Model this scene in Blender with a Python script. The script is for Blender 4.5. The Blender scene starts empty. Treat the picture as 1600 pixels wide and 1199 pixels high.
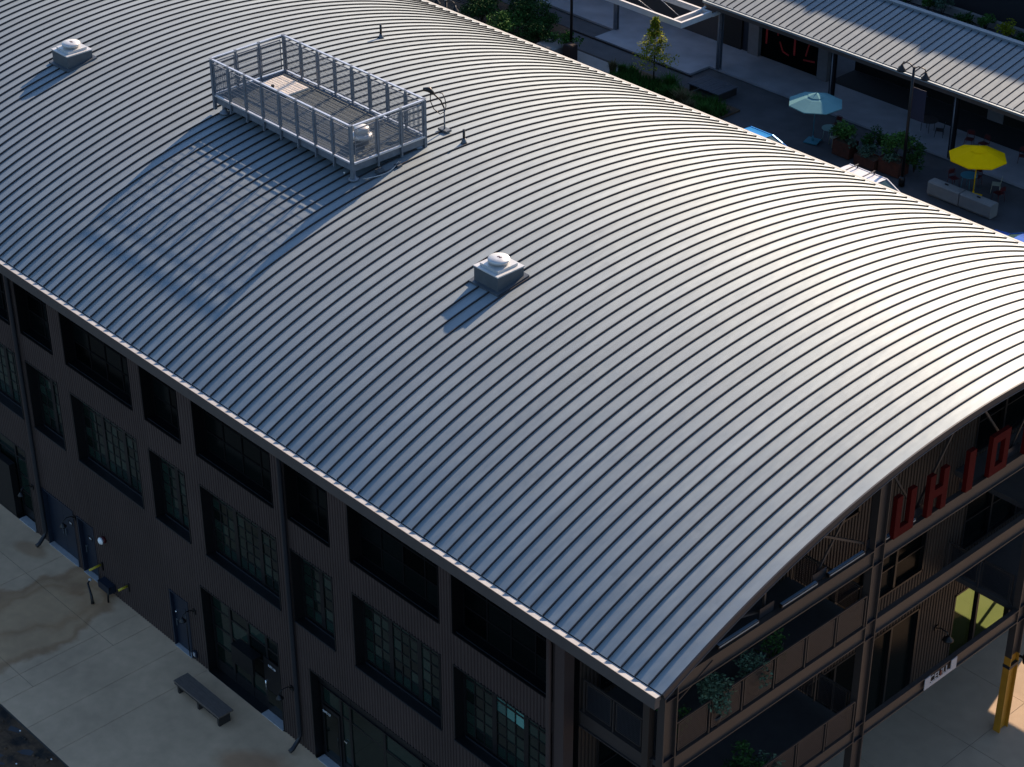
import bpy, math, random
from mathutils import Vector, Matrix
random.seed(7)
SC = bpy.context.scene
COL = SC.collection
R = math.radians

# ------------------------------------------------------------------ camera
cam_d = bpy.data.cameras.new('camera')
cam = bpy.data.objects.new('camera', cam_d)
COL.objects.link(cam)
SC.camera = cam
cr = Vector((0.681379, 0.731924, -0.003180))
cu = Vector((-0.383958, 0.361136, 0.849798))
cf = Vector((-0.623136, 0.577814, -0.527098))
Mx = Matrix((cr, cu, -cf)).transposed().to_4x4()
Mx.translation = Vector((24.7588, -27.7369, 43.7097))
cam.matrix_world = Mx
cam_d.sensor_width = 36.0
cam_d.lens = 3156.87 / 1600 * 36
cam_d.clip_start = 0.5
cam_d.clip_end = 3000
SC.render.resolution_x = 1024
SC.render.resolution_y = 767

# ------------------------------------------------------------------ world and sun
SUN_VEC = Vector((-0.245, 1.0, 0.545)).normalized()      # towards the sun
EL = math.asin(SUN_VEC.z)
AZ = math.atan2(SUN_VEC.x, SUN_VEC.y)
W = bpy.data.worlds.new('World')
SC.world = W
W.use_nodes = True
nt = W.node_tree
sky = nt.nodes.new('ShaderNodeTexSky')
sky.sky_type = 'NISHITA'
sky.sun_disc = False
sky.sun_elevation = EL
sky.sun_rotation = AZ
sky.air_density = 1.0
sky.dust_density = 0.7
sky.ozone_density = 4.0
bgn = nt.nodes['Background']
nt.links.new(sky.outputs[0], bgn.inputs['Color'])
bgn.inputs['Strength'].default_value = 0.10
sd = bpy.data.lights.new('sun', 'SUN')
sd.energy = 5.0
sd.angle = R(0.6)
sd.color = (1.0, 0.765, 0.56)
sun = bpy.data.objects.new('sun', sd)
COL.objects.link(sun)
sun.rotation_euler = SUN_VEC.to_track_quat('Z', 'Y').to_euler()
sun.location = SUN_VEC * 120
SC.view_settings.view_transform = 'Standard'
SC.view_settings.look = 'None'
SC.view_settings.exposure = 1.1
SC.view_settings.gamma = 1
SC.view_settings.use_curve_mapping = False

# ------------------------------------------------------------------ materials
def mat(name, col, rough=0.7, metal=0.0, var=0.15, scale=3.0, bump=0.0, bscale=30.0, spec=0.5,
        var2=0.0, scale2=0.4, rvar=0.0, stretch=None, tint=None):
    m = bpy.data.materials.new(name)
    m.use_nodes = True
    n = m.node_tree
    b = n.nodes['Principled BSDF']
    b.inputs['Metallic'].default_value = metal
    b.inputs['Roughness'].default_value = rough
    b.inputs['Specular IOR Level'].default_value = spec
    tc = n.nodes.new('ShaderNodeTexCoord')
    src = tc.outputs['Object']
    if stretch:
        mp = n.nodes.new('ShaderNodeMapping')
        mp.inputs['Scale'].default_value = stretch
        n.links.new(src, mp.inputs[0]); src = mp.outputs[0]
    nz = n.nodes.new('ShaderNodeTexNoise')
    nz.inputs['Scale'].default_value = scale
    nz.inputs['Detail'].default_value = 6
    n.links.new(src, nz.inputs['Vector'])
    mr = n.nodes.new('ShaderNodeMapRange')
    mr.inputs['From Min'].default_value = 0.25; mr.inputs['From Max'].default_value = 0.75
    mr.inputs['To Min'].default_value = 1 - var; mr.inputs['To Max'].default_value = 1 + var
    n.links.new(nz.outputs['Fac'], mr.inputs[0])
    fac = mr.outputs[0]
    if var2:
        n2 = n.nodes.new('ShaderNodeTexNoise'); n2.inputs['Scale'].default_value = scale2
        n2.inputs['Detail'].default_value = 3
        n.links.new(tc.outputs['Object'], n2.inputs['Vector'])
        m2 = n.nodes.new('ShaderNodeMapRange')
        m2.inputs['From Min'].default_value = 0.3; m2.inputs['From Max'].default_value = 0.7
        m2.inputs['To Min'].default_value = 1 - var2; m2.inputs['To Max'].default_value = 1 + var2
        n.links.new(n2.outputs['Fac'], m2.inputs[0])
        mm = n.nodes.new('ShaderNodeMath'); mm.operation = 'MULTIPLY'
        n.links.new(fac, mm.inputs[0]); n.links.new(m2.outputs[0], mm.inputs[1]); fac = mm.outputs[0]
    vm = n.nodes.new('ShaderNodeVectorMath'); vm.operation = 'SCALE'
    vm.inputs[0].default_value = col
    n.links.new(fac, vm.inputs['Scale'])
    last = vm.outputs[0]
    if tint:                                            # tint = (colour, scale, threshold low, high)
        n3 = n.nodes.new('ShaderNodeTexNoise'); n3.inputs['Scale'].default_value = tint[1]
        n3.inputs['Detail'].default_value = 5
        n.links.new(tc.outputs['Object'], n3.inputs['Vector'])
        m3 = n.nodes.new('ShaderNodeMapRange')
        m3.inputs['From Min'].default_value = tint[2]; m3.inputs['From Max'].default_value = tint[3]
        n.links.new(n3.outputs['Fac'], m3.inputs[0])
        mx = n.nodes.new('ShaderNodeMix'); mx.data_type = 'RGBA'
        n.links.new(m3.outputs[0], mx.inputs['Factor'])
        n.links.new(last, mx.inputs[6]); mx.inputs[7].default_value = (*tint[0], 1)
        last = mx.outputs[2]
    n.links.new(last, b.inputs['Base Color'])
    if rvar:
        m4 = n.nodes.new('ShaderNodeMapRange')
        m4.inputs['From Min'].default_value = 0.3; m4.inputs['From Max'].default_value = 0.7
        m4.inputs['To Min'].default_value = rough - rvar; m4.inputs['To Max'].default_value = rough + rvar
        n.links.new(nz.outputs['Fac'], m4.inputs[0]); n.links.new(m4.outputs[0], b.inputs['Roughness'])
    if bump:
        nb = n.nodes.new('ShaderNodeTexNoise'); nb.inputs['Scale'].default_value = bscale
        nb.inputs['Detail'].default_value = 4
        n.links.new(src, nb.inputs['Vector'])
        bp = n.nodes.new('ShaderNodeBump'); bp.inputs['Strength'].default_value = bump
        bp.inputs['Distance'].default_value = 0.02
        n.links.new(nb.outputs['Fac'], bp.inputs['Height']); n.links.new(bp.outputs[0], b.inputs['Normal'])
    return m

def roof_material(name='galvalume_roofing', k=1.0):
    # galvalume pans: world-space noise so that no panel repeats its neighbour, random tone per panel
    m = bpy.data.materials.new(name); m.use_nodes = True
    n = m.node_tree; b = n.nodes['Principled BSDF']; L = n.links.new
    b.inputs['Metallic'].default_value = 0.45
    geo = n.nodes.new('ShaderNodeNewGeometry')
    oi = n.nodes.new('ShaderNodeObjectInfo')
    st = n.nodes.new('ShaderNodeMapping'); st.inputs['Scale'].default_value = (1.6, 0.35, 0.35)
    L(geo.outputs['Position'], st.inputs[0])
    n1 = n.nodes.new('ShaderNodeTexNoise'); n1.inputs['Scale'].default_value = 1.0; n1.inputs['Detail'].default_value = 5
    L(st.outputs[0], n1.inputs['Vector'])
    n2 = n.nodes.new('ShaderNodeTexNoise'); n2.inputs['Scale'].default_value = 0.16; n2.inputs['Detail'].default_value = 3
    L(geo.outputs['Position'], n2.inputs['Vector'])
    a = n.nodes.new('ShaderNodeMath'); a.operation = 'MULTIPLY_ADD'
    L(n1.outputs['Fac'], a.inputs[0]); a.inputs[1].default_value = 0.035; 
    rr = n.nodes.new('ShaderNodeMath'); rr.operation = 'MULTIPLY_ADD'
    L(oi.outputs['Random'], rr.inputs[0]); rr.inputs[1].default_value = 0.026; rr.inputs[2].default_value = 0.195
    L(rr.outputs[0], a.inputs[2])
    a2 = n.nodes.new('ShaderNodeMath'); a2.operation = 'MULTIPLY_ADD'
    L(n2.outputs['Fac'], a2.inputs[0]); a2.inputs[1].default_value = 0.03; L(a.outputs[0], a2.inputs[2])
    vm = n.nodes.new('ShaderNodeVectorMath'); vm.operation = 'SCALE'; vm.inputs[0].default_value = (0.97 * k, 1.16 * k, 1.25 * k)
    sm = n.nodes.new('ShaderNodeMapping'); sm.inputs['Scale'].default_value = (9.0, 0.22, 0.22)
    L(geo.outputs['Position'], sm.inputs[0])
    n5 = n.nodes.new('ShaderNodeTexNoise'); n5.inputs['Scale'].default_value = 1.0; n5.inputs['Detail'].default_value = 4
    L(sm.outputs[0], n5.inputs['Vector'])
    m5 = n.nodes.new('ShaderNodeMapRange'); m5.inputs['From Min'].default_value = 0.3; m5.inputs['From Max'].default_value = 0.7
    m5.inputs['To Min'].default_value = 0.94; m5.inputs['To Max'].default_value = 1.05
    L(n5.outputs['Fac'], m5.inputs[0])
    n6 = n.nodes.new('ShaderNodeTexNoise'); n6.inputs['Scale'].default_value = 0.9; n6.inputs['Detail'].default_value = 6; n6.inputs['Roughness'].default_value = 0.7
    L(geo.outputs['Position'], n6.inputs['Vector'])
    m6 = n.nodes.new('ShaderNodeMapRange'); m6.inputs['From Min'].default_value = 0.60; m6.inputs['From Max'].default_value = 0.72
    m6.inputs['To Min'].default_value = 1.0; m6.inputs['To Max'].default_value = 0.90
    L(n6.outputs['Fac'], m6.inputs[0])
    k1 = n.nodes.new('ShaderNodeMath'); k1.operation = 'MULTIPLY'; L(a2.outputs[0], k1.inputs[0]); L(m5.outputs[0], k1.inputs[1])
    k2 = n.nodes.new('ShaderNodeMath'); k2.operation = 'MULTIPLY'; L(k1.outputs[0], k2.inputs[0]); L(m6.outputs[0], k2.inputs[1])
    L(k2.outputs[0], vm.inputs['Scale']); L(vm.outputs[0], b.inputs['Base Color'])
    ro = n.nodes.new('ShaderNodeMapRange'); ro.inputs['To Min'].default_value = 0.57; ro.inputs['To Max'].default_value = 0.66
    L(n1.outputs['Fac'], ro.inputs[0]); L(ro.outputs[0], b.inputs['Roughness'])
    nb = n.nodes.new('ShaderNodeTexNoise'); nb.inputs['Scale'].default_value = 1.3; nb.inputs['Detail'].default_value = 2
    sb = n.nodes.new('ShaderNodeMapping'); sb.inputs['Scale'].default_value = (1.4, 0.6, 0.6)
    L(geo.outputs['Position'], sb.inputs[0]); L(sb.outputs[0], nb.inputs['Vector'])
    bp = n.nodes.new('ShaderNodeBump'); bp.inputs['Strength'].default_value = 0.8; bp.inputs['Distance'].default_value = 0.03
    L(nb.outputs['Fac'], bp.inputs['Height']); L(bp.outputs[0], b.inputs['Normal'])
    return m

def glass_mat(name, col, rough=0.06, spec=0.5):
    m = bpy.data.materials.new(name); m.use_nodes = True
    n = m.node_tree; b = n.nodes['Principled BSDF']
    b.inputs['Roughness'].default_value = rough
    b.inputs['IOR'].default_value = 1.5
    b.inputs['Specular IOR Level'].default_value = spec
    oi = n.nodes.new('ShaderNodeObjectInfo')
    mr = n.nodes.new('ShaderNodeMapRange'); mr.inputs['To Min'].default_value = 0.3; mr.inputs['To Max'].default_value = 2.0
    n.links.new(oi.outputs['Random'], mr.inputs[0])
    vm = n.nodes.new('ShaderNodeVectorMath'); vm.operation = 'SCALE'; vm.inputs[0].default_value = col
    n.links.new(mr.outputs[0], vm.inputs['Scale']); n.links.new(vm.outputs[0], b.inputs['Base Color'])
    return m

def clear_glass(name):
    m = bpy.data.materials.new(name); m.use_nodes = True
    n = m.node_tree
    out = n.nodes['Material Output']
    t = n.nodes.new('ShaderNodeBsdfTransparent'); t.inputs[0].default_value = (0.24, 0.30, 0.16, 1)
    g = n.nodes.new('ShaderNodeBsdfGlossy'); g.inputs['Roughness'].default_value = 0.02
    mx = n.nodes.new('ShaderNodeMixShader')
    mx.inputs[0].default_value = 0.03
    n.links.new(t.outputs[0], mx.inputs[1]); n.links.new(g.outputs[0], mx.inputs[2])
    n.links.new(mx.outputs[0], out.inputs['Surface'])
    return m

def leaf_mat(name, col, hue=0.35):
    m = bpy.data.materials.new(name); m.use_nodes = True
    n = m.node_tree; b = n.nodes['Principled BSDF']
    b.inputs['Roughness'].default_value = 0.9
    b.inputs['Specular IOR Level'].default_value = 0.15
    geo = n.nodes.new('ShaderNodeNewGeometry')
    mr = n.nodes.new('ShaderNodeMapRange'); mr.inputs['To Min'].default_value = 1 - hue; mr.inputs['To Max'].default_value = 1 + hue
    n.links.new(geo.outputs['Random Per Island'], mr.inputs[0])
    vm = n.nodes.new('ShaderNodeVectorMath'); vm.operation = 'SCALE'; vm.inputs[0].default_value = col
    n.links.new(mr.outputs[0], vm.inputs['Scale']); n.links.new(vm.outputs[0], b.inputs['Base Color'])
    return m

M = dict(
    roof=roof_material(),
    hallroof=roof_material('hall_roofing', 0.80),
    seam=mat('shade_darkened_seam_metal', (0.028, 0.026, 0.028), 0.55, 0.3, 0.1),  # roofing metal darkened: ribs' shaded side and cast shadow put into the colour
    gutter=mat('gutter_sheet', (0.34, 0.345, 0.345), 0.5, 0.1, 0.12, 6),
    flash=mat('grey_eave_flashing', (0.22, 0.23, 0.235), 0.7, 0.1, 0.1, 6),
    fascia=mat('fascia_brown_grey', (0.060, 0.050, 0.046), 0.6, 0.0, 0.1),
    rake=mat('rake_trim', (0.020, 0.021, 0.026), 0.5, 0.2, 0.1),
    deckdark=mat('roof_deck_dark', (0.03, 0.028, 0.027), 0.9),
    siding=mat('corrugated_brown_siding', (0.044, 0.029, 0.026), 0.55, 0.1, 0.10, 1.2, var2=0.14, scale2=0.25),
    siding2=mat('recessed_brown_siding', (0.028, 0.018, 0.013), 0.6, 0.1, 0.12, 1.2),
    steel=mat('brown_painted_steel', (0.034, 0.026, 0.023), 0.5, 0.1, 0.12, 2.0),
    steeldk=mat('dark_navy_steel', (0.011, 0.013, 0.018), 0.45, 0.2, 0.1),
    frame=mat('black_window_frame', (0.006, 0.006, 0.007), 0.4, 0.1, 0.1),
    voidm=mat('black_attic_frame', (0.0025, 0.0025, 0.003), 0.7, 0, 0.1, spec=0.1),
    reveal=mat('black_window_reveal', (0.008, 0.007, 0.008), 0.6, 0, 0.1),
    pane=glass_mat('dark_green_glass', (0.007, 0.014, 0.011), 0.06, 0.35),
    paneblk=glass_mat('black_glass', (0.002, 0.003, 0.003), 0.2, 0.06),
    panerefl=glass_mat('teal_reflection_glass', (0.05, 0.14, 0.12), 0.15),  # teal reflection painted into the glass colour
    clear=clear_glass('clear_glass'),
    door=mat('navy_door_paint', (0.006, 0.012, 0.024), 0.45, 0, 0.1),
    white=mat('white_paint', (0.72, 0.72, 0.70), 0.5, 0, 0.05),
    letter=mat('white_vinyl_letters', (0.6, 0.6, 0.6), 0.5, 0, 0.02),
    black=mat('black_metal', (0.005, 0.005, 0.006), 0.45, 0.2, 0.1),
    blackmat=mat('black_interior', (0.006, 0.006, 0.006), 0.9),
    galv=mat('galvanised_steel', (0.135, 0.155, 0.185), 0.5, 0.4, 0.18, 8, rvar=0.08),
    galvlt=mat('galvanised_rail_top', (0.55, 0.57, 0.60), 0.4, 0.7, 0.1, 8),
    deck=mat('platform_ribbed_deck', (0.052, 0.072, 0.085), 0.65, 0.1, 0.15, 5),
    hatch=mat('hatch_cream_lid', (0.60, 0.55, 0.48), 0.55, 0.0, 0.08, 6),
    curb=mat('curb_sheet_metal', (0.075, 0.090, 0.105), 0.5, 0.35, 0.12, 5),
    capm=mat('spun_aluminium', (0.48, 0.49, 0.49), 0.42, 0.3, 0.08, 6),
    concrete=mat('pale_concrete', (0.58, 0.39, 0.235), 0.85, 0, 0.10, 2.2, 0.25, 60, var2=0.10, scale2=0.5),
    concrete2=mat('grey_concrete', (0.20, 0.19, 0.175), 0.85, 0, 0.12, 2.0, 0.2, 60, var2=0.12),
    conpatio=mat('patio_concrete', (0.34, 0.25, 0.165), 0.85, 0, 0.08, 2.0, 0.2, 50, var2=0.08),
    asphalt=mat('asphalt', (0.055, 0.056, 0.060), 0.9, 0, 0.2, 1.2, 0.4, 90, var2=0.2),
    walk=mat('walk_concrete', (0.23, 0.24, 0.26), 0.85, 0, 0.12, 0.8, 0.2, 60, var2=0.12),
    soil=mat('dark_soil', (0.085, 0.048, 0.024), 0.95, 0, 0.5, 6, 1.0, 25, tint=((0.012, 0.010, 0.008), 1.3, 0.5, 0.65)),
    drain=mat('drain_slot', (0.02, 0.014, 0.012), 0.9),
    wood=mat('weathered_bench_wood', (0.11, 0.085, 0.070), 0.8, 0, 0.3, 4, 0.3, 20, stretch=(1, 8, 8)),
    wooddk=mat('dark_bench_legs', (0.018, 0.014, 0.012), 0.8, 0, 0.2),
    slat=mat('grey_deck_slats', (0.045, 0.050, 0.062), 0.75, 0, 0.25, 4),
    yellow=mat('yellow_column_paint', (0.34, 0.15, 0.008), 0.5, 0, 0.12, 3),
    ypipe=mat('yellow_pipe_paint', (0.42, 0.32, 0.02), 0.5, 0, 0.1),
    ycloth=mat('yellow_canvas', (0.86, 0.50, 0.0), 0.9, 0, 0.06, 2, spec=0.05),
    tcloth=mat('aqua_canvas', (0.12, 0.27, 0.29), 0.9, 0, 0.06, 2, spec=0.1),
    teal=mat('teal_metal', (0.05, 0.20, 0.25), 0.5, 0.1, 0.1),
    aqua=mat('pale_aqua_metal', (0.22, 0.36, 0.33), 0.5, 0.1, 0.1),
    cream=mat('cream_metal', (0.36, 0.37, 0.27), 0.5, 0.1, 0.1),
    redm=mat('dark_red_metal', (0.08, 0.008, 0.009), 0.5, 0.1, 0.1),
    redsign=mat('red_sign_paint', (0.06, 0.001, 0.001), 0.8, 0, 0.1, spec=0.1),
    redline=mat('red_mural_paint', (0.32, 0.012, 0.010), 0.6, 0, 0.15),
    corten=mat('corten_steel', (0.075, 0.020, 0.009), 0.8, 0.1, 0.35, 4),
    bin=mat('dark_bin_steel', (0.022, 0.010, 0.008), 0.8, 0.1, 0.2),
    navy=mat('navy_banner_cloth', (0.006, 0.010, 0.030), 0.8, 0, 0.1),
    pergola=mat('white_pergola_steel', (0.55, 0.55, 0.54), 0.5, 0.1, 0.06),
    pillar=mat('grey_rendered_pillar', (0.12, 0.125, 0.135), 0.8, 0, 0.1),
    hallwall=mat('dark_hall_wall', (0.035, 0.033, 0.035), 0.8, 0, 0.1, 1),
    tower=mat('black_clad_building', (0.008, 0.008, 0.010), 0.8, 0, 0.2, 0.5),
    greenfloor=mat('green_shop_floor', (0.30, 0.32, 0.13), 0.6, 0, 0.06),
    creamwall=mat('cream_shop_wall', (0.60, 0.48, 0.28), 0.7, 0, 0.05),
    plate=mat('number_plate_sign', (0.30, 0.30, 0.31), 0.5, 0, 0.05),
    lightstrip=mat('steel_blue_fitting', (0.20, 0.30, 0.40), 0.3, 0.6, 0.05),
    carblue=mat('bright_blue_car_paint', (0.02, 0.26, 0.62), 0.22, 0.35, 0.03, spec=0.8),
    carblue2=mat('deep_blue_car_paint', (0.008, 0.09, 0.42), 0.22, 0.35, 0.03, spec=0.8),
    carwhite=mat('white_car_paint', (0.62, 0.64, 0.68), 0.25, 0.1, 0.03, spec=0.8),
    carglass=glass_mat('car_glass', (0.03, 0.06, 0.06), 0.04),
    rubber=mat('tyre_rubber', (0.015, 0.015, 0.016), 0.85),
    leafdk=leaf_mat('dark_green_leaves', (0.022, 0.060, 0.014), 0.5),
    leafmd=leaf_mat('mid_green_leaves', (0.045, 0.11, 0.022), 0.5),
    leafyl=leaf_mat('yellow_green_leaves', (0.19, 0.21, 0.012), 0.4),
    leafsv=leaf_mat('silver_green_leaves', (0.055, 0.095, 0.060), 0.6),
    grass=leaf_mat('grass_blades', (0.030, 0.085, 0.012), 0.5),
    drygrass=leaf_mat('dry_grass_plumes', (0.10, 0.085, 0.04), 0.4),
    bark=mat('thin_bark', (0.035, 0.025, 0.018), 0.9),
    jointm=mat('joint_dark', (0.05, 0.045, 0.04), 0.9),
    glint=mat('chrome_handle', (0.75, 0.75, 0.75), 0.25, 0.9, 0.02),
)

def stained_concrete():
    # rust-brown washout stain with a darker rim, in world position (it stays put when the sun moves)
    m = mat('stained_concrete', (0.58, 0.39, 0.235), 0.85, 0, 0.10, 2.2, 0.25, 60, var2=0.10, scale2=0.5)
    n = m.node_tree; L = n.links.new; b = n.nodes['Principled BSDF']
    base = b.inputs['Base Color'].links[0].from_socket
    geo = n.nodes.new('ShaderNodeNewGeometry')
    nz = n.nodes.new('ShaderNodeTexNoise'); nz.inputs['Scale'].default_value = 0.7; nz.inputs['Detail'].default_value = 7
    L(geo.outputs['Position'], nz.inputs['Vector'])
    sep = n.nodes.new('ShaderNodeSeparateXYZ'); L(geo.outputs['Position'], sep.inputs[0])
    def M_(op, a, bb, c=None):
        k = n.nodes.new('ShaderNodeMath'); k.operation = op
        for i, v in enumerate((a, bb, c)):
            if v is None: continue
            if isinstance(v, (int, float)): k.inputs[i].default_value = v
            else: L(v, k.inputs[i])
        return k.outputs[0]
    def blob(cx, cy, rx, ry, rot, wob):
        dx = M_('SUBTRACT', sep.outputs[0], cx); dy = M_('SUBTRACT', sep.outputs[1], cy)
        c_, s_ = math.cos(rot), math.sin(rot)
        u = M_('ADD', M_('MULTIPLY', dx, c_ / rx), M_('MULTIPLY', dy, s_ / rx))
        v = M_('ADD', M_('MULTIPLY', dx, -s_ / ry), M_('MULTIPLY', dy, c_ / ry))
        d = M_('SQRT', M_('ADD', M_('MULTIPLY', u, u), M_('MULTIPLY', v, v)), 0)
        return M_('ADD', d, M_('MULTIPLY', M_('SUBTRACT', nz.outputs['Fac'], 0.5), wob))
    d1 = blob(-26.9, -2.6, 2.0, 3.4, 0.10, 1.3)
    fill = n.nodes.new('ShaderNodeMapRange'); fill.inputs['From Min'].default_value = 1.12; fill.inputs['From Max'].default_value = 0.80
    L(d1, fill.inputs[0])
    rim = n.nodes.new('ShaderNodeMapRange'); rim.interpolation_type = 'SMOOTHSTEP'
    rim.inputs['From Min'].default_value = 0.22; rim.inputs['From Max'].default_value = 0.0
    L(M_('ABSOLUTE', M_('SUBTRACT', d1, 0.93), 0), rim.inputs[0])
    d2 = blob(-27.2, -1.9, 1.1, 2.4, -0.25, 1.8)
    rim2 = n.nodes.new('ShaderNodeMapRange'); rim2.inputs['From Min'].default_value = 0.30; rim2.inputs['From Max'].default_value = 0.0
    L(M_('ABSOLUTE', M_('SUBTRACT', d2, 0.9), 0), rim2.inputs[0])
    d3 = blob(-15.8, -1.2, 1.3, 0.8, 0.4, 1.3)
    f3 = n.nodes.new('ShaderNodeMapRange'); f3.inputs['From Min'].default_value = 1.1; f3.inputs['From Max'].default_value = 0.6
    L(d3, f3.inputs[0])
    d4 = blob(-30.5, -0.3, 0.8, 0.35, 0.2, 1.0)
    f4 = n.nodes.new('ShaderNodeMapRange'); f4.inputs['From Min'].default_value = 1.1; f4.inputs['From Max'].default_value = 0.6
    L(d4, f4.inputs[0])
    def mixc(prev, fac, col, k):
        mx = n.nodes.new('ShaderNodeMix'); mx.data_type = 'RGBA'; mx.blend_type = 'MULTIPLY'
        L(M_('MULTIPLY', fac, k), mx.inputs['Factor']); L(prev, mx.inputs[6]); mx.inputs[7].default_value = (*col, 1)
        return mx.outputs[2]
    c = mixc(base, fill.outputs[0], (0.86, 0.76, 0.62), 0.75)
    c = mixc(c, rim.outputs[0], (0.60, 0.47, 0.36), 0.65)
    c = mixc(c, rim2.outputs[0], (0.66, 0.52, 0.40), 0.5)
    c = mixc(c, f3.outputs[0], (0.75, 0.55, 0.42), 0.7)
    c = mixc(c, f4.outputs[0], (0.72, 0.60, 0.48), 0.7)
    L(c, b.inputs['Base Color'])
    return m
M['stain'] = stained_concrete()

# ------------------------------------------------------------------ mesh builder
class MB:
    def __init__(self): self.v = []; self.f = []; self.m = []; self.s = []
    def face(self, pts, mi=0, smooth=False):
        i = len(self.v); self.v += [tuple(p) for p in pts]
        self.f.append(tuple(range(i, i + len(pts)))); self.m.append(mi); self.s.append(smooth)
    def box(self, x0, y0, z0, x1, y1, z1, mi=0):
        x0, x1 = sorted((x0, x1)); y0, y1 = sorted((y0, y1)); z0, z1 = sorted((z0, z1))
        i = len(self.v)
        self.v += [(x0, y0, z0), (x1, y0, z0), (x1, y1, z0), (x0, y1, z0), (x0, y0, z1), (x1, y0, z1), (x1, y1, z1), (x0, y1, z1)]
        for q in ((0, 3, 2, 1), (4, 5, 6, 7), (0, 1, 5, 4), (1, 2, 6, 5), (2, 3, 7, 6), (3, 0, 4, 7)):
            self.f.append(tuple(i + k for k in q)); self.m.append(mi); self.s.append(False)
        return self
    def bar(self, p, q, w, h, mi=0, up=(0, 0, 1)):
        p = Vector(p); q = Vector(q); d = (q - p).normalized(); up = Vector(up)
        if abs(d.dot(up)) > 0.98: up = Vector((1, 0, 0))
        s = d.cross(up).normalized(); t = s.cross(d).normalized()
        i = len(self.v)
        for e in (p, q):
            for a, b in ((-1, -1), (1, -1), (1, 1), (-1, 1)):
                self.v.append(tuple(e + s * (a * w / 2) + t * (b * h / 2)))
        for k in ((3, 2, 1, 0), (4, 5, 6, 7), (0, 1, 5, 4), (1, 2, 6, 5), (2, 3, 7, 6), (3, 0, 4, 7)):
            self.f.append(tuple(i + a for a in k)); self.m.append(mi); self.s.append(False)
        return self
    def tube(self, pts, r, n=8, mi=0, caps=True):
        pts = [Vector(p) for p in pts]
        rs = r if isinstance(r, (list, tuple)) else [r] * len(pts)
        i0 = len(self.v)
        for k, p in enumerate(pts):
            d = (pts[min(k + 1, len(pts) - 1)] - pts[max(k - 1, 0)]).normalized()
            a = Vector((0, 0, 1)) if abs(d.z) < 0.9 else Vector((1, 0, 0))
            s = d.cross(a).normalized(); t = d.cross(s).normalized()
            for j in range(n):
                an = 2 * math.pi * j / n
                self.v.append(tuple(p + s * (math.cos(an) * rs[k]) + t * (math.sin(an) * rs[k])))
        for k in range(len(pts) - 1):
            for j in range(n):
                a = i0 + k * n + j; b = i0 + k * n + (j + 1) % n
                self.f.append((a, b, b + n, a + n)); self.m.append(mi); self.s.append(True)
        if caps:
            self.f.append(tuple(i0 + j for j in reversed(range(n)))); self.m.append(mi); self.s.append(False)
            e = i0 + (len(pts) - 1) * n
            self.f.append(tuple(e + j for j in range(n))); self.m.append(mi); self.s.append(False)
        return self
    def lathe(self, c, prof, n=24, mi=0, smooth=True):
        i0 = len(self.v)
        for r, z in prof:
            for j in range(n):
                an = 2 * math.pi * j / n
                self.v.append((c[0] + r * math.cos(an), c[1] + r * math.sin(an), c[2] + z))
        for k in range(len(prof) - 1):
            for j in range(n):
                a = i0 + k * n + j; b = i0 + k * n + (j + 1) % n
                self.f.append((a, b, b + n, a + n)); self.m.append(mi); self.s.append(smooth)
        self.f.append(tuple(i0 + j for j in reversed(range(n)))); self.m.append(mi); self.s.append(False)
        e = i0 + (len(prof) - 1) * n
        self.f.append(tuple(e + j for j in range(n))); self.m.append(mi); self.s.append(False)
        return self
    def mesh(self, name, mats, off=(0, 0, 0)):
        me = bpy.data.meshes.new(name)
        o = Vector(off)
        me.from_pydata([tuple(Vector(p) - o) for p in self.v], [], self.f)
        if not isinstance(mats, (list, tuple)): mats = [mats]
        for m in mats: me.materials.append(m)
        me.polygons.foreach_set('material_index', self.m)
        me.polygons.foreach_set('use_smooth', self.s)
        me.update()
        return me
    def build(self, name, mats, parent=None, off=(0, 0, 0), loc=(0, 0, 0)):
        o = bpy.data.objects.new(name, self.mesh(name, mats, off))
        COL.objects.link(o); o.parent = parent; o.location = loc
        return o

def tag(o, label=None, cat=None, group=None, kind=None):
    if label: o['label'] = label
    if cat: o['category'] = cat
    if group: o['group'] = group
    if kind: o['kind'] = kind
    return o
def thing(name, label, cat, loc=(0, 0, 0), rz=0, group=None):
    o = bpy.data.objects.new(name, None); COL.objects.link(o)
    o.location = loc; o.rotation_euler = (0, 0, rz); o.empty_display_size = 0.3
    return tag(o, label, cat, group)
def inst(name, me, parent, loc=(0, 0, 0), rz=0, kind=None):
    o = bpy.data.objects.new(name, me); COL.objects.link(o); o.parent = parent; o.location = loc
    o.rotation_euler = (0, 0, rz)
    if kind: o['kind'] = kind
    return o
def dup(root, loc, rz=0, label=None, group=None):
    r = root.copy(); COL.objects.link(r); r.location = loc; r.rotation_euler = (0, 0, rz)
    if label: r['label'] = label
    if group: r['group'] = group
    for ch in list(root.children):
        c = ch.copy(); COL.objects.link(c); c.parent = r
        for g in ch.children:
            d = g.copy(); COL.objects.link(d); d.parent = c
    return r

# ------------------------------------------------------------------ constants of the place (metres)
E = 12.05                      # eave height
WD = 25.5                      # width across the barrel roof
RR = 30.07; ZC = E - 27.233
S = 0.4572                     # standing seam pitch
X0 = 0.068                     # rake edge
YW = 0.40                      # outer face of long wall
XG = -0.65                     # plane of the gable frame
XW = -3.6                      # recessed gable wall
L3 = E - 3.3; L2 = E - 7.05    # balcony floors
def zr(y): return ZC + math.sqrt(RR * RR - (y - WD / 2) ** 2)
AM = math.asin(WD / 2 / RR)

# ================================================================== SETTING: ground
g = MB()
NG = 400
g.face([(-NG, -NG, -0.06), (NG, -NG, -0.06), (NG, NG, -0.06), (-NG, NG, -0.06)])
tag(g.build('ground', M['asphalt']), kind='structure')

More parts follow.
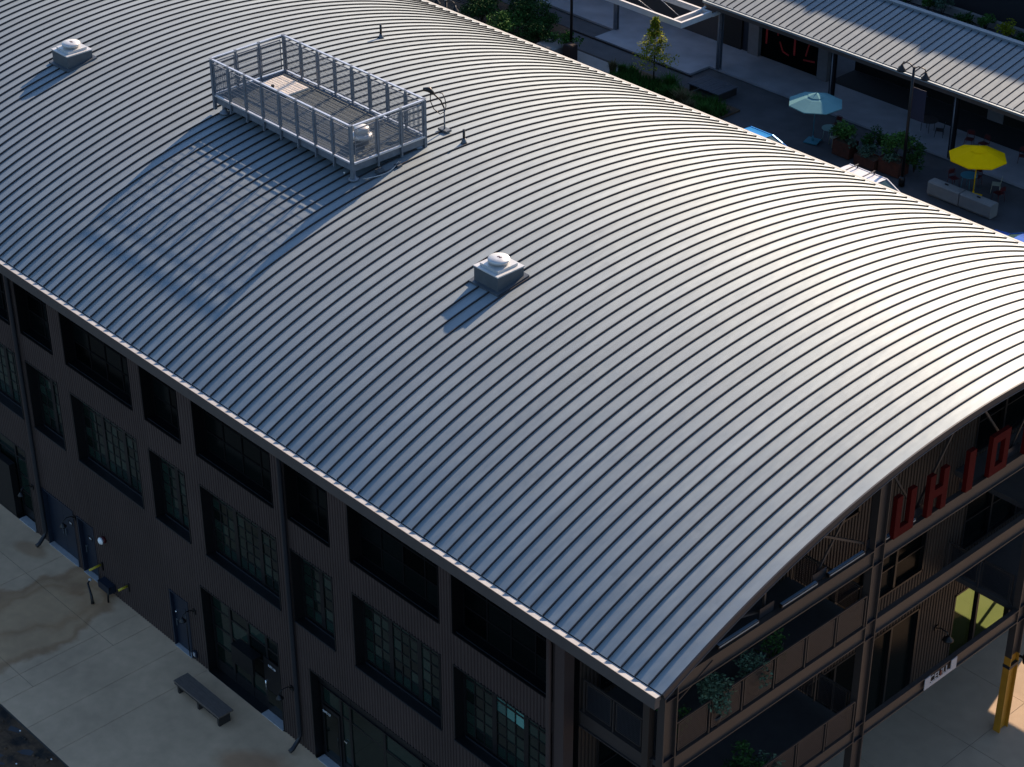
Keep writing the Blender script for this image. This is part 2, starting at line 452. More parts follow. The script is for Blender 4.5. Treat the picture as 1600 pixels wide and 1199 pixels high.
# near pavement made of slabs with open joints
pav = MB().box(-80, -5.60, -0.05, 0.0, 0.9, -0.012).box(-80, -40, -0.05, -23.86, -5.60, -0.012)
pav = tag(pav.build('pavement', M['jointm']), kind='structure')
def slab(x0, x1, y0, y1, m, z=0.0, par=pav):
    b = MB(); j = 0.007
    zz = z + random.uniform(-0.002, 0.002)
    b.box(x0 + j, y0 + j, z - 0.05, x1 - j, y1 - j, zz)
    return b.build('concrete_slab', m, par)
for (a, b_) in ((-23.84, -22.2), (-22.2, -20.6), (-20.6, -14.0), (-14.0, -8.5), (-8.5, -3.6)):
    slab(a, b_, -5.56, 0.95, M['stain'])
for (a, b_) in ((-24.7, -23.84), (-29.4, -24.7), (-34.2, -29.4), (-39, -34.2), (-44, -39)):
    for (c, d) in ((-1.2, 0.95), (-4.33, -1.2), (-8.4, -4.33), (-12.6, -8.4), (-17, -12.6)):
        slab(a, b_, c, d, M['stain'])
# soil bed beyond the paving edge
sb = MB()
nx, ny = 70, 40
for i in range(nx):
    for j in range(ny):
        pass
def hgt(x, y): return -0.03 + 0.05 * math.sin(x * 3.1 + y * 2.3) * math.sin(y * 4.7 - x) + 0.03 * math.sin(x * 9.1) * math.cos(y * 7.7)
for i in range(nx):
    for j in range(ny):
        xa = -23.83 + i * 0.28; ya = -5.58 - j * 0.28
        q = [(xa, ya - 0.28), (xa + 0.28, ya - 0.28), (xa + 0.28, ya), (xa, ya)]
        sb.face([(x, y, hgt(x, y) if y < -5.7 else -0.04) for x, y in q], 0, True)
tag(sb.build('soil_bed', M['soil']), kind='structure')
lt = MB()
for i in range(260):
    x = random.uniform(-23.5, -17); y = random.uniform(-9.0, -5.75); r = random.uniform(0.02, 0.06)
    lt.lathe((x, y, hgt(x, y) - 0.005), [(r, 0), (r * 0.8, r * 0.5), (r * 0.3, r * 0.7)], 5)
tag(lt.build('soil_clods', M['soil']), 'dark clods and litter scattered over the soil bed', 'soil', kind='stuff')
lt = MB()
for i in range(7):
    x = random.uniform(-23.3, -20); y = random.uniform(-7.5, -5.8)
    lt.box(x, y, 0.03, x + 0.05, y + 0.04, 0.05)
tag(lt.build('litter', M['white']), 'tiny pale scraps of litter lying on the dark soil bed', 'litter', kind='stuff')

# patio below and beyond the gable
pt = tag(MB().box(XW, 0.95, -0.05, 14, 42, -0.012).box(0.0, -8, -0.05, 14, 0.95, -0.012).build('patio', M['jointm']), kind='structure')
xs = [-3.6, -0.95, 1.9, 4.8, 7.7, 10.6, 13.5]
ys = [0.95, 3.9, 6.9, 9.9, 12.9, 15.9, 18.9, 21.9, 24.9, 28, 31, 34, 37]
for i in range(len(xs) - 1):
    for j in range(len(ys) - 1):
        slab(xs[i], xs[i + 1], ys[j], ys[j + 1], M['conpatio'], 0.0, pt)
xs2 = [0.02, 3.0, 6, 9, 12]
for i in range(4):
    slab(xs2[i], xs2[i + 1], -4, 0.95, M['conpatio'], 0.0, pt)

# far walks, drains and planting bed
fw = tag(MB().box(-90, 50.45, -0.02, 0, 53.6, 0.10).box(-50.85, 48.87, -0.02, -43.55, 50.45, 0.10).build('far_walk', M['walk']), kind='structure')
nwk = tag(MB().box(-80, 41.5, -0.05, -45.4, 46.9, 0.02).build('near_walk', M['concrete2']), kind='structure')
dr = MB().box(-90, 46.92, -0.05, -44.4, 47.06, 0.026).box(-90, 48.80, -0.05, -43.4, 48.88, 0.03)
tag(dr.build('trench_drain', M['drain']), 'pair of dark trench drain lines running along the far lane', 'drain')
tag(MB().box(-46.4, 41.5, -0.05, -38.6, 47.4, 0.04).box(-62, 41.6, -0.05, -51.4, 46.85, 0.05).box(-61, 47.1, -0.05, -52.5, 48.75, 0.05).build('planting_bed', M['soil']), kind='structure')

# ================================================================== MAIN BUILDING
bld = thing('warehouse_building', 'long barrel-roofed metal building with brown corrugated walls and an open gabled porch', 'building')
XL = -73.0
NP = 160

# ---- roof deck and arched panels
def arc_pts(n, r_off=0.0, y_in=0.0):
    out = []
    for i in range(n + 1):
        a = -AM + 2 * AM * i / n
        out.append((WD / 2 + (RR + r_off) * math.sin(a), ZC + (RR + r_off) * math.cos(a)))
    return out
rd = MB()
A1 = arc_pts(60, -0.03); A2 = arc_pts(60, -0.26)
for i in range(60):
    (ya, za), (yb, zb) = A1[i], A1[i + 1]; (yc, zc_), (yd, zd) = A2[i], A2[i + 1]
    rd.face([(XL, ya, za), (X0 - 0.02, ya, za), (X0 - 0.02, yb, zb), (XL, yb, zb)])
    rd.face([(XL, yc, zc_), (XL, yd, zd), (X0 - 0.02, yd, zd), (X0 - 0.02, yc, zc_)])
    rd.face([(XL, ya, za), (XL, yb, zb), (XL, yd, zd), (XL, yc, zc_)])
for (A, B) in ((A1[0], A2[0]), (A1[-1], A2[-1])):
    rd.face([(XL, A[0], A[1]), (XL, B[0], B[1]), (X0 - 0.02, B[0], B[1]), (X0 - 0.02, A[0], A[1])])
roof = rd.build('roof', M['deckdark'], bld)

def panel_mesh(w, rib=True):
    b = MB(); n = 64
    P = arc_pts(n); Q = arc_pts(n, 0.055); e = 3     # ribs stop short of the far eave
    rw = 0.026
    for i in range(n):
        (ya, za), (yb, zb) = P[i], P[i + 1]
        b.face([(-w, ya, za), (0, ya, za), (0, yb, zb), (-w, yb, zb)], 0)
    k = len(b.v)
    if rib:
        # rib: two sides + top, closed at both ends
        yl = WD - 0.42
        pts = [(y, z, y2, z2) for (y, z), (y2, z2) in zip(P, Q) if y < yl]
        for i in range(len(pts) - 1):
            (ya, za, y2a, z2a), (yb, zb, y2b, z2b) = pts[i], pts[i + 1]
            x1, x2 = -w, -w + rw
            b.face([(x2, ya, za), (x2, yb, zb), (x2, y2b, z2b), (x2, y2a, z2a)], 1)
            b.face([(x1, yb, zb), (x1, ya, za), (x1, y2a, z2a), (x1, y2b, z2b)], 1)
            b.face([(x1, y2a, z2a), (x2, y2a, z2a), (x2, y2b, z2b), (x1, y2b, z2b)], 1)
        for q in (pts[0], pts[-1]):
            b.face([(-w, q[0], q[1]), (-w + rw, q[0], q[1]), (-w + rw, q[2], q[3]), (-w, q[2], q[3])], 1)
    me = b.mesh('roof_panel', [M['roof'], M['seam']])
    # weld along the pan so it shades smoothly round the barrel
    import bmesh
    bm = bmesh.new(); bm.from_mesh(me)
    bmesh.ops.remove_doubles(bm, verts=[v for f in bm.faces if f.material_index == 0 for v in f.verts], dist=1e-4)
    for f in bm.faces: f.smooth = (f.material_index == 0)
    bm.to_mesh(me); bm.free()
    return me
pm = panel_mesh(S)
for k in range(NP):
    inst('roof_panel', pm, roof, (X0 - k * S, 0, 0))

# eave flashing at the far side, gutter and fascia at the near side
fe = MB()
z = zr(WD - 0.3)
fe.face([(XL, WD - 0.36, zr(WD - 0.36) + 0.010), (X0, WD - 0.36, zr(WD - 0.36) + 0.010), (X0, WD + 0.04, E + 0.0), (XL, WD + 0.04, E + 0.0)])
fe.box(XL, WD + 0.0, E - 0.2, X0, WD + 0.045, E - 0.02)
fe.build('eave_flashing', M['flash'], roof)
gu = MB()
gu.box(XL, -0.185, E - 0.17, X0 - 0.03, -0.012, E - 0.045, 1)
gu.box(XL, -0.183, E - 0.045, X0 - 0.032, -0.012, E - 0.028, 0)
gu.box(XL, -0.200, E - 0.17, X0 - 0.03, -0.1855, E - 0.022, 1)
gt = gu.build('gutter', [M['gutter'], M['fascia']], bld)
gs = MB()
for k in range(NP):
    x = X0 - (k + 1) * S + 0.01
    gs.box(x - 0.010, -0.184, E - 0.04, x + 0.004, -0.010, E - 0.022)
tag(gs.build('gutter_strap', M['gutter'], gt), kind='stuff')
fb = MB().box(XL, -0.20, E - 0.40, X0 - 0.05, -0.03, E - 0.172)
fb.box(XL, -0.03, E - 0.36, -3.0, YW - 0.03, E - 0.33)
fb.build('fascia', M['fascia'], bld)

# rake trim along the arch
def arch_strip(xa, xb, r0, r1, m, name, parent, a0=-1, a1=1, n=48):
    b = MB(); P = []; Q = []
    for i in range(n + 1):
        a = AM * (a0 + (a1 - a0) * i / n)
        P.append((WD / 2 + (RR + r0) * math.sin(a), ZC + (RR + r0) * math.cos(a)))
        Q.append((WD / 2 + (RR + r1) * math.sin(a), ZC + (RR + r1) * math.cos(a)))
    for i in range(n):
        (ya, za), (yb, zb) = P[i], P[i + 1]; (yc, zc_), (yd, zd) = Q[i], Q[i + 1]
        b.face([(xb, yc, zc_), (xb, yd, zd), (xb, yb, zb), (xb, ya, za)])
        b.face([(xa, ya, za), (xa, yb, zb), (xa, yd, zd), (xa, yc, zc_)])
        b.face([(xa, ya, za), (xb, ya, za), (xb, yb, zb), (xa, yb, zb)])
        b.face([(xb, yc, zc_), (xa, yc, zc_), (xa, yd, zd), (xb, yd, zd)])
    for (p, q) in ((P[0], Q[0]), (P[-1], Q[-1])):
        b.face([(xa, *p), (xb, *p), (xb, *q), (xa, *q)])
    return b.build(name, m, parent)
arch_strip(X0 - 0.015, X0 + 0.03, 0.004, -0.22, M['rake'], 'rake_trim', roof)
arch_strip(X0 + 0.032, X0 + 0.042, -0.20, -0.22, M['curb'], 'rake_drip_edge', roof)

# ---- openings in the long wall: (x0, x1, z0, z1, kind)
A_ = (E - 3.05, E - 1.02); B_ = (E - 6.88, E - 4.22)
nar = [(-30.15, -28.2), (-22.72, -20.8), (-15.3, -13.38)]
wid = [(-34.75, -30.93), (-27.33, -23.46), (-19.92, -16.06), (-12.4, -8.58), (-7.98, -4.15)]
ops = []
for (a, b_) in nar + wid:
    ops.append((a, b_, A_[0], A_[1], 'attic')); ops.append((a, b_, B_[0], B_[1], 'window'))
for (a, b_) in ((-37.6, -35.65), (-42.2, -38.35), (-45.1, -43.2), (-49.6, -45.8)):
    ops.append((a, b_, A_[0], A_[1], 'attic'))
SF = 3.55
ops += [(-36.4, -31.28, 0, SF, 'store'), (-20.5, -16.42, 0, SF, 'store'), (-14.75, -7.4, 0, SF, 'store')]
ops += [(-30.35, -28.42, 0, 2.42, 'door'), (-28.05, -27.12, 0, 2.36, 'door'), (-22.42, -21.46, 0, 2.30, 'door')]
XE = -3.6
def corr(b, x0, x1, z0, z1, y=YW, pitch=0.13, dep=0.028, axis='x'):
    # vertical trapezoidal corrugation filling a rectangle
    n = max(1, round((x1 - x0) / pitch)); w = (x1 - x0) / n
    pr = []
    for i in range(n):
        a = x0 + i * w
        pr += [(a, y + dep), (a + w * 0.34, y + dep), (a + w * 0.46, y), (a + w * 0.88, y)]
    pr.append((x1, y + dep))
    for (p, q) in zip(pr[:-1], pr[1:]):
        if axis == 'x':
            b.face([(p[0], p[1], z0), (q[0], q[1], z0), (q[0], q[1], z1), (p[0], p[1], z1)])
        else:
            b.face([(p[1], p[0], z0), (q[1], q[0], z0), (q[1], q[0], z1), (p[1], p[0], z1)])
def wall_with_openings(b, x0, x1, z0, z1, ops, **k):
    br = sorted({x0, x1} | {o[0] for o in ops} | {o[1] for o in ops})
    br = [x for x in br if x0 <= x <= x1]
    for a, c in zip(br[:-1], br[1:]):
        mid = (a + c) / 2
        h = sorted((o[2], o[3]) for o in ops if o[0] < mid < o[1])
        z = z0
        for lo, hi in h:
            if lo > z: corr(b, a, c, z, lo, **k)
            z = hi
        if z < z1: corr(b, a, c, z, z1, **k)
wl = MB()
wall_with_openings(wl, XL, XE, 0.0, E - 0.35, ops)
wall = wl.build('wall', M['siding'], bld)
tag(wall, kind='stuff') if False else None
# backing so that nothing shines through
bk = MB()
bk.box(XL, YW + 0.75, 0, XW - 0.05, YW + 0.85, E - 0.3)
bk.box(XL, WD - 0.5, 0, -9.2, WD - 0.4, E - 0.3)
bk.box(XL, WD - 0.5, 3.7, XW, WD - 0.4, E - 0.3)
bk.box(-9.2, WD - 0.52, 2.2, XW - 0.25, WD - 0.38, 3.7)
bk.box(XW - 0.25, WD - 0.5, 0, XW + 0.25, WD - 0.4, E - 0.3)
bk.box(XL - 0.1, YW, 0, XL, WD - 0.4, E - 0.2)
bk.build('inner_wall', M['blackmat'], bld)

cnt = 0
prn = random.Random(3)
def pane_obj(me, par, loc):
    o = inst('window_pane', me, par, loc)
    o.rotation_euler = (prn.gauss(0, 0.010), 0, prn.gauss(0, 0.010))
PMC = {}
def pane_mesh(w, h, m):
    key = (round(w, 3), round(h, 3), m)
    if key not in PMC:
        PMC[key] = MB().box(0, 0, 0, w, 0.012, h).mesh('window_pane', M[m])
    return PMC[key]
def reveal(b, x0, x1, z0, z1, d):
    t = 0.04
    b.box(x0 - t, YW - 0.012, z0 - t, x0, YW + d, z1 + t); b.box(x1, YW - 0.012, z0 - t, x1 + t, YW + d, z1 + t)
    b.box(x0, YW - 0.012, z1, x1, YW + d, z1 + t)
    b.box(x0, YW - 0.03, z0 - t, x1, YW + d, z0)
for (x0, x1, z0, z1, kd) in ops:
    w = x1 - x0; d = 0.34
    if kd == 'attic':
        b = MB(); reveal(b, x0, x1, z0, z1, 0.5)
        yf = YW + 0.38
        for zz in (z0, z0 + 0.72, z0 + 1.38, z1 - 0.05): b.box(x0, yf, zz, x1, yf + 0.05, zz + 0.05)
        nn = max(2, round(w / 0.95))
        for i in range(nn + 1):
            xx = x0 + (w - 0.05) * i / nn; b.box(xx, yf - 0.004, z0, xx + 0.05, yf + 0.054, z1)
        wn = b.build('attic_window', M['voidm'], bld)
        hs = [(z0 + 0.05, z0 + 0.72), (z0 + 0.77, z0 + 1.38), (z0 + 1.43, z1 - 0.05)]
        for i in range(nn):
            for lo, hi in hs:
                if x0 < -35: continue
                pane_obj(pane_mesh((w - 0.05) / nn - 0.05, hi - lo, 'paneblk'), wn, (x0 + (w - 0.05) * i / nn + 0.05, yf + 0.02, lo))
        if x0 < -35: MB().box(x0, yf + 0.02, z0, x1, yf + 0.03, z1).build('window_pane', M['paneblk'], wn)
        gl = MB(); 
        gl.box(x0 + 0.05, YW + 0.05, z0 + 0.001, x1 - 0.02, YW + 0.07, z0 + 0.03)
        gl.build('window_sill', M['steeldk'], wn)
    elif kd == 'window':
        ns = 3 if w > 3 else 2; nc = 3 if w > 3 else 2
        b = MB(); reveal(b, x0, x1, z0, z1, d + 0.14)
        yf = YW + d; fr = 0.09
        b.box(x0, yf, z0, x1, yf + 0.06, z0 + fr); b.box(x0, yf, z1 - 0.07, x1, yf + 0.06, z1)
        wn = None
        sw = w / ns
        rows = [0.40, 0.40, 0.40, 0.40, 0.40]; tot = z1 - z0 - fr - 0.07
        rt = tot - 5 * 0.40
        zs = [z0 + fr]
        for h in rows: zs.append(zs[-1] + h)
        zs.append(z1 - 0.07)
        for s_ in range(ns):
            xa = x0 + s_ * sw; xb = xa + sw
            b.box(xa, yf - 0.01, z0, xa + fr, yf + 0.07, z1); b.box(xb - fr, yf - 0.0105, z0 + 0.001, xb, yf + 0.0705, z1 - 0.001)
            cw = (sw - 2 * fr) / nc
            for c in range(1, nc):
                b.box(xa + fr + c * cw - 0.018, yf + 0.004, z0 + fr, xa + fr + c * cw + 0.018, yf + 0.05, z1 - 0.07)
            for zz in zs[1:-1]:
                t = 0.030 if zz == zs[-2] else 0.016
                b.box(xa + fr, yf + 0.006, zz - t, xb - fr, yf + 0.048, zz + t)
        wn = b.build('window', M['frame'], bld)
        for s_ in range(ns):
            xa = x0 + s_ * sw; cw = (sw - 2 * fr) / nc
            for c in range(nc):
                for r_ in range(6):
                    reflected = (x0 > -8.1 and s_ == 1 and r_ in (4, 5))  # six panes that carry the painted teal reflection
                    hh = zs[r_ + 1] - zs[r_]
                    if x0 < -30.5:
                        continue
                    pane_obj(pane_mesh(cw, hh, 'panerefl' if reflected else 'pane'), wn, (xa + fr + c * cw, yf + 0.025, zs[r_]))
        if x0 < -30.5:
            MB().box(x0, yf + 0.025, z0, x1, yf + 0.037, z1).build('window_pane', M['pane'], wn)
        sl = MB().box(x0 - 0.02, YW - 0.05, z0 - 0.06, x1 + 0.02, YW + d, z0 - 0.005)
        sl.box(x0 + 0.12, YW + d - 0.08, z0 + 0.0, x1 - 0.03, YW + d - 0.06, z0 + 0.055)
        sl.build('window_sill', M['steeldk'], wn)
    elif kd == 'store':
        b = MB(); reveal(b, x0, x1, 0.02, z1, 0.7)
        yf = YW + 0.30
        if x0 < -15:       # gridded storefront
            cols = [x0 + 0.10 + i * (w - 0.14) / 4 for i in range(5)]; rows = [0.42, 1.15, 1.90, 2.65, 3.42]
        else:
            cols = [x0 + 0.12, x0 + 1.05, x0 + 1.50, x0 + 3.15, x0 + 4.85, x0 + 6.4, x1 - 0.1]; rows = [0.30, 2.20, 2.86]
        b.box(x0, yf, 0, x1, yf + 0.07, rows[0]); b.box(x0, yf, rows[-1], x1, yf + 0.07, z1)
        b.box(x0, yf - 0.05, rows[-1] + 0.03, x1, yf, rows[-1] + 0.06)
        for c in cols: b.box(c - 0.055, yf - 0.01, 0, c + 0.055, yf + 0.08, z1 - 0.05)
        for r_ in rows: b.box(x0, yf + 0.004, r_ - 0.035, x1, yf + 0.066, r_ + 0.035)
        st = b.build('storefront', M['frame'], bld)
        for i in range(len(cols) - 1):
            for j in range(len(rows) - 1):
                solid = x0 < -15 and x0 > -25 and ((i == 2 and j in (1, 2)) or (i == 3 and j in (1, 2)) or (i == 1 and j == 2 and False))
                pane_obj(pane_mesh(cols[i + 1] - cols[i] - 0.11, rows[j + 1] - rows[j] - 0.07, 'paneblk' if solid else 'pane'), st,
                         (cols[i] + 0.055, yf + 0.03, rows[j] + 0.035))
        # threshold plate lies proud of the slab
        MB().box(x0 + 0.1 if x0 > -15 else x1 - 1.15, YW - 0.04, 0.001, (x0 + 1.2) if x0 > -15 else x1 - 0.02, YW + 0.25, 0.035).build('threshold', M['gutter'], st)
        if x0 > -25 and x0 < -15:
            dl = MB().box(-17.62, yf - 0.055, 0.06, -16.52, yf - 0.012, 2.25).build('door', M['frame'], bld)
            MB().box(-17.62 + 0.12, yf - 0.062, 0.35, -16.52 - 0.12, yf - 0.056, 0.95).build('door_glass', M['pane'], dl)
            MB().tube([(-17.50, yf - 0.11, 0.95), (-17.50, yf - 0.11, 1.35)], 0.02, 8).box(-17.53, yf - 0.11, 1.30, -17.47, yf - 0.05, 1.34).build('handle', M['glint'], dl)
            # dark porch hood beside the door
            hd = MB().box(-18.9, YW - 0.10, 2.10, -17.75, yf - 0.02, 2.18)
            hd.box(-18.9, YW - 0.10, 1.45, -17.75, YW - 0.02, 2.10)
            hd.build('door_hood', M['black'], st)
            MB().box(-16.62, yf - 0.10, 2.72, -16.54, yf - 0.02, 2.86).build('camera_dome', M['gutter'], st)
        if x0 > -15:
            dl = MB().box(cols[0] + 0.05, yf - 0.05, 0.05, cols[1] - 0.05, yf - 0.012, 2.15).build('door', M['frame'], bld)
            MB().box(cols[0] + 0.13, yf - 0.058, 0.25, cols[1] - 0.13, yf - 0.051, 2.02).build('door_glass', M['pane'], dl)
            MB().tube([(cols[1] - 0.1, yf - 0.11, 0.9), (cols[1] - 0.1, yf - 0.11, 1.3)], 0.018, 8).build('handle', M['black'], dl)
            MB().box(cols[1] + 0.10, yf - 0.03, 1.22, cols[1] + 0.24, yf - 0.012, 1.27).build('card_reader', M['glint'], st)
        if x0 < -30:
            b2 = MB().box(x0, YW - 0.02, 0.0, x1 - 1.35, yf - 0.06, 2.3)
            b2.build('door_hood', M['black'], st)
    elif kd == 'door':
        b = MB()
        dd = 0.16 if w > 1.5 or x0 < -25 else 0.10
        b.box(x0 - 0.06, YW - 0.02, 0, x0, YW + dd + 0.1, z1 + 0.05); b.box(x1, YW - 0.02, 0, x1 + 0.06, YW + dd + 0.1, z1 + 0.05)
        b.box(x0, YW - 0.02, z1, x1, YW + dd + 0.1, z1 + 0.05)
        leafs = [(x0, (x0 + x1) / 2 - 0.004), ((x0 + x1) / 2 + 0.004, x1)] if w > 1.5 else [(x0, x1)]
        fo = b.build('door_frame', M['door'], bld)
        for i, (a, c) in enumerate(leafs):
            do = MB().box(a, YW + dd, 0.03, c, YW + dd + 0.05, z1).build('door', M['door'], fo)
        hx = leafs[0][1] - 0.08 if len(leafs) > 1 else x0 + 0.1
        hb = MB().box(hx - 0.02, YW + dd - 0.05, 0.85, hx + 0.02, YW + dd - 0.02, 1.15).box(hx - 0.02, YW + dd - 0.03, 1.11, hx + 0.06, YW + dd, 1.15)
        if len(leafs) > 1: hb.box(hx + 0.16, YW + dd - 0.05, 0.85, hx + 0.2, YW + dd - 0.02, 1.15)
        hb.build('handle', M['curb'], fo)
        px = leafs[-1][0] + (leafs[-1][1] - leafs[-1][0]) * (0.5 if len(leafs) > 1 else 0.45)
        if x0 < -25:
            MB().box(px - 0.14, YW + dd - 0.012, 1.52, px + 0.14, YW + dd, 1.66).build('door_plate', M['black'], fo)
            MB().box(px - 0.07, YW + dd - 0.018, 1.555, px + 0.07, YW + dd - 0.0125, 1.625).build('plate_number', M['plate'], fo)
        else:
            MB().lathe((x0 + 0.12, YW + dd - 0.03, 1.42), [(0.035, 0), (0.035, 0.07)], 10).build('door_lock', M['glint'], fo)
            # bright door closer rail at the right jamb
            MB().tube([(x1 - 0.02, YW - 0.08, 0.1), (x1 - 0.02, YW - 0.08, 2.1)], 0.02, 6).build('jamb_rod', M['black'], fo)
        MB().box(x0, YW - 0.05, 0.001, x1, YW + dd, 0.022).build('threshold', M['gutter'], fo)

# suite lettering on the glass doors
def text(body, size, loc, rot, m, parent, name='lettering', ext=0.004, sx=1.0):
    cu = bpy.data.curves.new(name, 'FONT'); cu.body = body; cu.size = size; cu.extrude = ext
    cu.align_x = 'LEFT'; cu.materials.append(m)
    t = bpy.data.objects.new('tmp', cu); COL.objects.link(t)
    dg = bpy.context.evaluated_depsgraph_get()
    me = bpy.data.meshes.new_from_object(t.evaluated_get(dg))
    bpy.data.objects.remove(t)
    o = bpy.data.objects.new(name, me); COL.objects.link(o); o.parent = parent
    o.location = loc; o.rotation_euler = rot; o.scale = (sx, 1, 1)
    return o
text('SUITE 106', 0.125, (-17.36, YW + 0.235, 1.98), (R(90), 0, 0), M['letter'], bld, 'suite_number', sx=0.72)
text('SUITE 127', 0.125, (-14.56, YW + 0.235, 1.88), (R(90), 0, 0), M['letter'], bld, 'suite_number', sx=0.72)

# downspouts
for x in (-30.42, -15.42, -4.12):
    b = MB()
    b.tube([(x, 0.05, E - 0.42), (x, 0.12, E - 0.62), (x, 0.29, E - 0.82), (x, 0.30, E - 1.1), (x, 0.30, 0.55), (x, 0.26, 0.40), (x, -0.02, 0.14), (x, -0.14, 0.11)], 0.075, 10)
    o = b.build('downspout', M['steeldk'] if x < -5 else M['siding'], bld)
# pilaster beside the last downspout
MB().box(-3.95, YW - 0.06, 0, -3.6, YW + 0.3, E - 0.36).build('pilaster', M['siding'], bld)

# ---- gable end: recessed wall, balconies, frame
gops = [(10.2, 16.02, E - 6.62, E - 4.75, 'w'), (10.6, 16.15, 0.0, E - 8.13, 's'), (18.10, 21.6, 0.45, E - 8.72, 'g'),
        (1.6, 8.9, L3 + 0.1, L3 + 2.3, 'w'), (1.6, 8.9, L2 + 0.1, L2 + 2.3, 'w'), (18, 24, L3 + 0.1, L3 + 2.3, 'w'), (18, 24, L2 + 0.1, L2 + 2.3, 'w'),
        (10.75, 12.35, E - 2.62, E - 2.12, 'c')]
gw = MB()
def gcorr(b, a, c, z, lo, **k): corr(b, a, c, z, lo, **k)
# (y plays the part of x for this wall)
def wall_y(b, y0, y1, z0, z1, ops, x):
    br = sorted({y0, y1} | {o[0] for o in ops} | {o[1] for o in ops})
    for a, c in zip(br[:-1], br[1:]):
        mid = (a + c) / 2
        h = sorted((o[2], o[3]) for o in ops if o[0] < mid < o[1])
        z = z0
        def strip(lo, hi):
            n = max(1, round((c - a) / 0.15)); w = (c - a) / n
            for i in range(n):
                u = a + i * w
                P = [(x, u), (x, u + w * 0.5), (x - 0.035, u + w * 0.58), (x - 0.035, u + w * 0.92), (x, u + w)]
                for p, q in zip(P[:-1], P[1:]):
                    b.face([(p[0], p[1], lo), (q[0], q[1], lo), (q[0], q[1], hi), (p[0], p[1], hi)])
        for lo, hi in h:
            if lo > z: strip(z, lo)
            z = hi
        if z < z1: strip(z, z1)
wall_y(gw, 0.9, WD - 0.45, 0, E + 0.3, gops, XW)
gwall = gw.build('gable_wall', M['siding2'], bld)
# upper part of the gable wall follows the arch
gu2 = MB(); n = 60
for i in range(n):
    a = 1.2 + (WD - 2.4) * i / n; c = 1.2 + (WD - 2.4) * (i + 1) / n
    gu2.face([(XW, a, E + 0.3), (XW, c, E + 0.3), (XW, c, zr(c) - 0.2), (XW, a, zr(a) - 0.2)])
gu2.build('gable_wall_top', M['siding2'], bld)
for (a, c, lo, hi, kd) in gops:
    b = MB(); t = 0.07; xx = XW - 0.12
    for yy in (a, c - t): b.box(xx - 0.05, yy, lo, XW + 0.02, yy + t, hi)
    b.box(xx - 0.05, a, hi - t, XW + 0.02, c, hi); b.box(xx - 0.05, a, lo, XW + 0.02, c, lo + t)
    nd = 2 if kd == 'g' else max(1, round((c - a) / 1.35))
    ml = [a + (c - a) * i / nd for i in range(1, nd)] if kd != 'g' else [19.55]
    for y_ in ml: b.box(xx - 0.04, y_ - 0.05, lo, XW, y_ + 0.05, hi)
    if kd == 'w': b.box(xx - 0.03, a, (lo + hi) / 2, XW - 0.03, c, (lo + hi) / 2 + 0.05)
    wn = b.build('window', M['frame'], bld)
    ed = [a] + ml + [c]
    for y_, y2 in zip(ed[:-1], ed[1:]):
        pb_ = MB()
        if kd == 'g': pb_.face([(xx - 0.014, y_ + 0.03, lo + 0.03), (xx - 0.014, y2 - 0.03, lo + 0.03), (xx - 0.014, y2 - 0.03, hi - 0.03), (xx - 0.014, y_ + 0.03, hi - 0.03)])
        else: pb_.box(xx - 0.02, y_ + 0.03, lo + 0.03, xx - 0.008, y2 - 0.03, hi - 0.03)
        pb_.build('window_pane', M['clear'] if kd == 'g' else (M['ycloth'] if False else M['paneblk'] if kd != 'w' else M['paneblk']), wn)

# shop interior seen through the clear window, lit by the sun from the far side
ro = MB()
ro.box(-9.2, 16.3, 0.0, XW - 0.3, WD - 0.5, 0.03)
o_ = ro.build('shop_floor', M['greenfloor'], bld)
ro = MB()
ro.box(-9.3, 16.2, 0.0, -9.2, WD - 0.5, 3.9).box(-9.2, 16.1, 0, XW - 0.2, 16.2, 3.9).box(-9.3, 16.1, 3.9, XW - 0.2, WD - 0.4, 4.0)
ro.box(-9.3, 16.1, 3.9, XW - 0.2, WD - 0.4, 4.0)
ro.build('shop_wall', M['blackmat'], bld)
MB().box(-8.6, 22.6, 0.03, -7.6, 23.15, 0.75).box(-8.7, 22.5, 0.75, -7.5, 23.25, 0.80).build('shop_counter', M['creamwall'], bld)
mu = MB()
for x in (-8.1, -6.8, -5.4, -4.1): mu.box(x, WD - 0.49, 0, x + 0.10, WD - 0.41, 2.2)
mu.box(-9.2, WD - 0.488, 1.25, XW, WD - 0.412, 1.37).box(-9.2, WD - 0.489, 0, XW, WD - 0.411, 0.25)
mu.build('shop_mullions', M['frame'], bld)

# floors of the balconies
for (a, c) in ((0.95, 9.25), (17.1, 25.15)):
    for lv in (L3, L2):
        MB().box(XW + 0.005, a, lv - 0.22, XG - 0.16, c, lv - 0.04).build('balcony_floor', M['deckdark'], bld)
# beams (channel sections: flanges proud of the web)
def channel(p, q, z0, z1, name, m=M['steel'], x=XG, dep=0.16):
    b = MB()
    b.box(x - dep, p, z0, x - 0.06, q, z1)
    b.box(x - 0.0595, p, z1 - 0.035, x, q, z1); b.box(x - 0.0595, p, z0, x, q, z0 + 0.035)
    return b.build(name, m, bld)
YC = [0.93, 9.05, 17.05, 25.1]; CW = 0.48
for (a, c) in zip(YC[:-1], YC[1:]):
    a2 = a + CW; c2 = c
    channel(a2, c2, E - 1.27, E - 0.74, 'truss_chord')
    channel(a2, c2, E - 3.86, E - 3.32, 'floor_beam')
    channel(a2, c2, E - 7.56, E - 7.06, 'floor_beam')
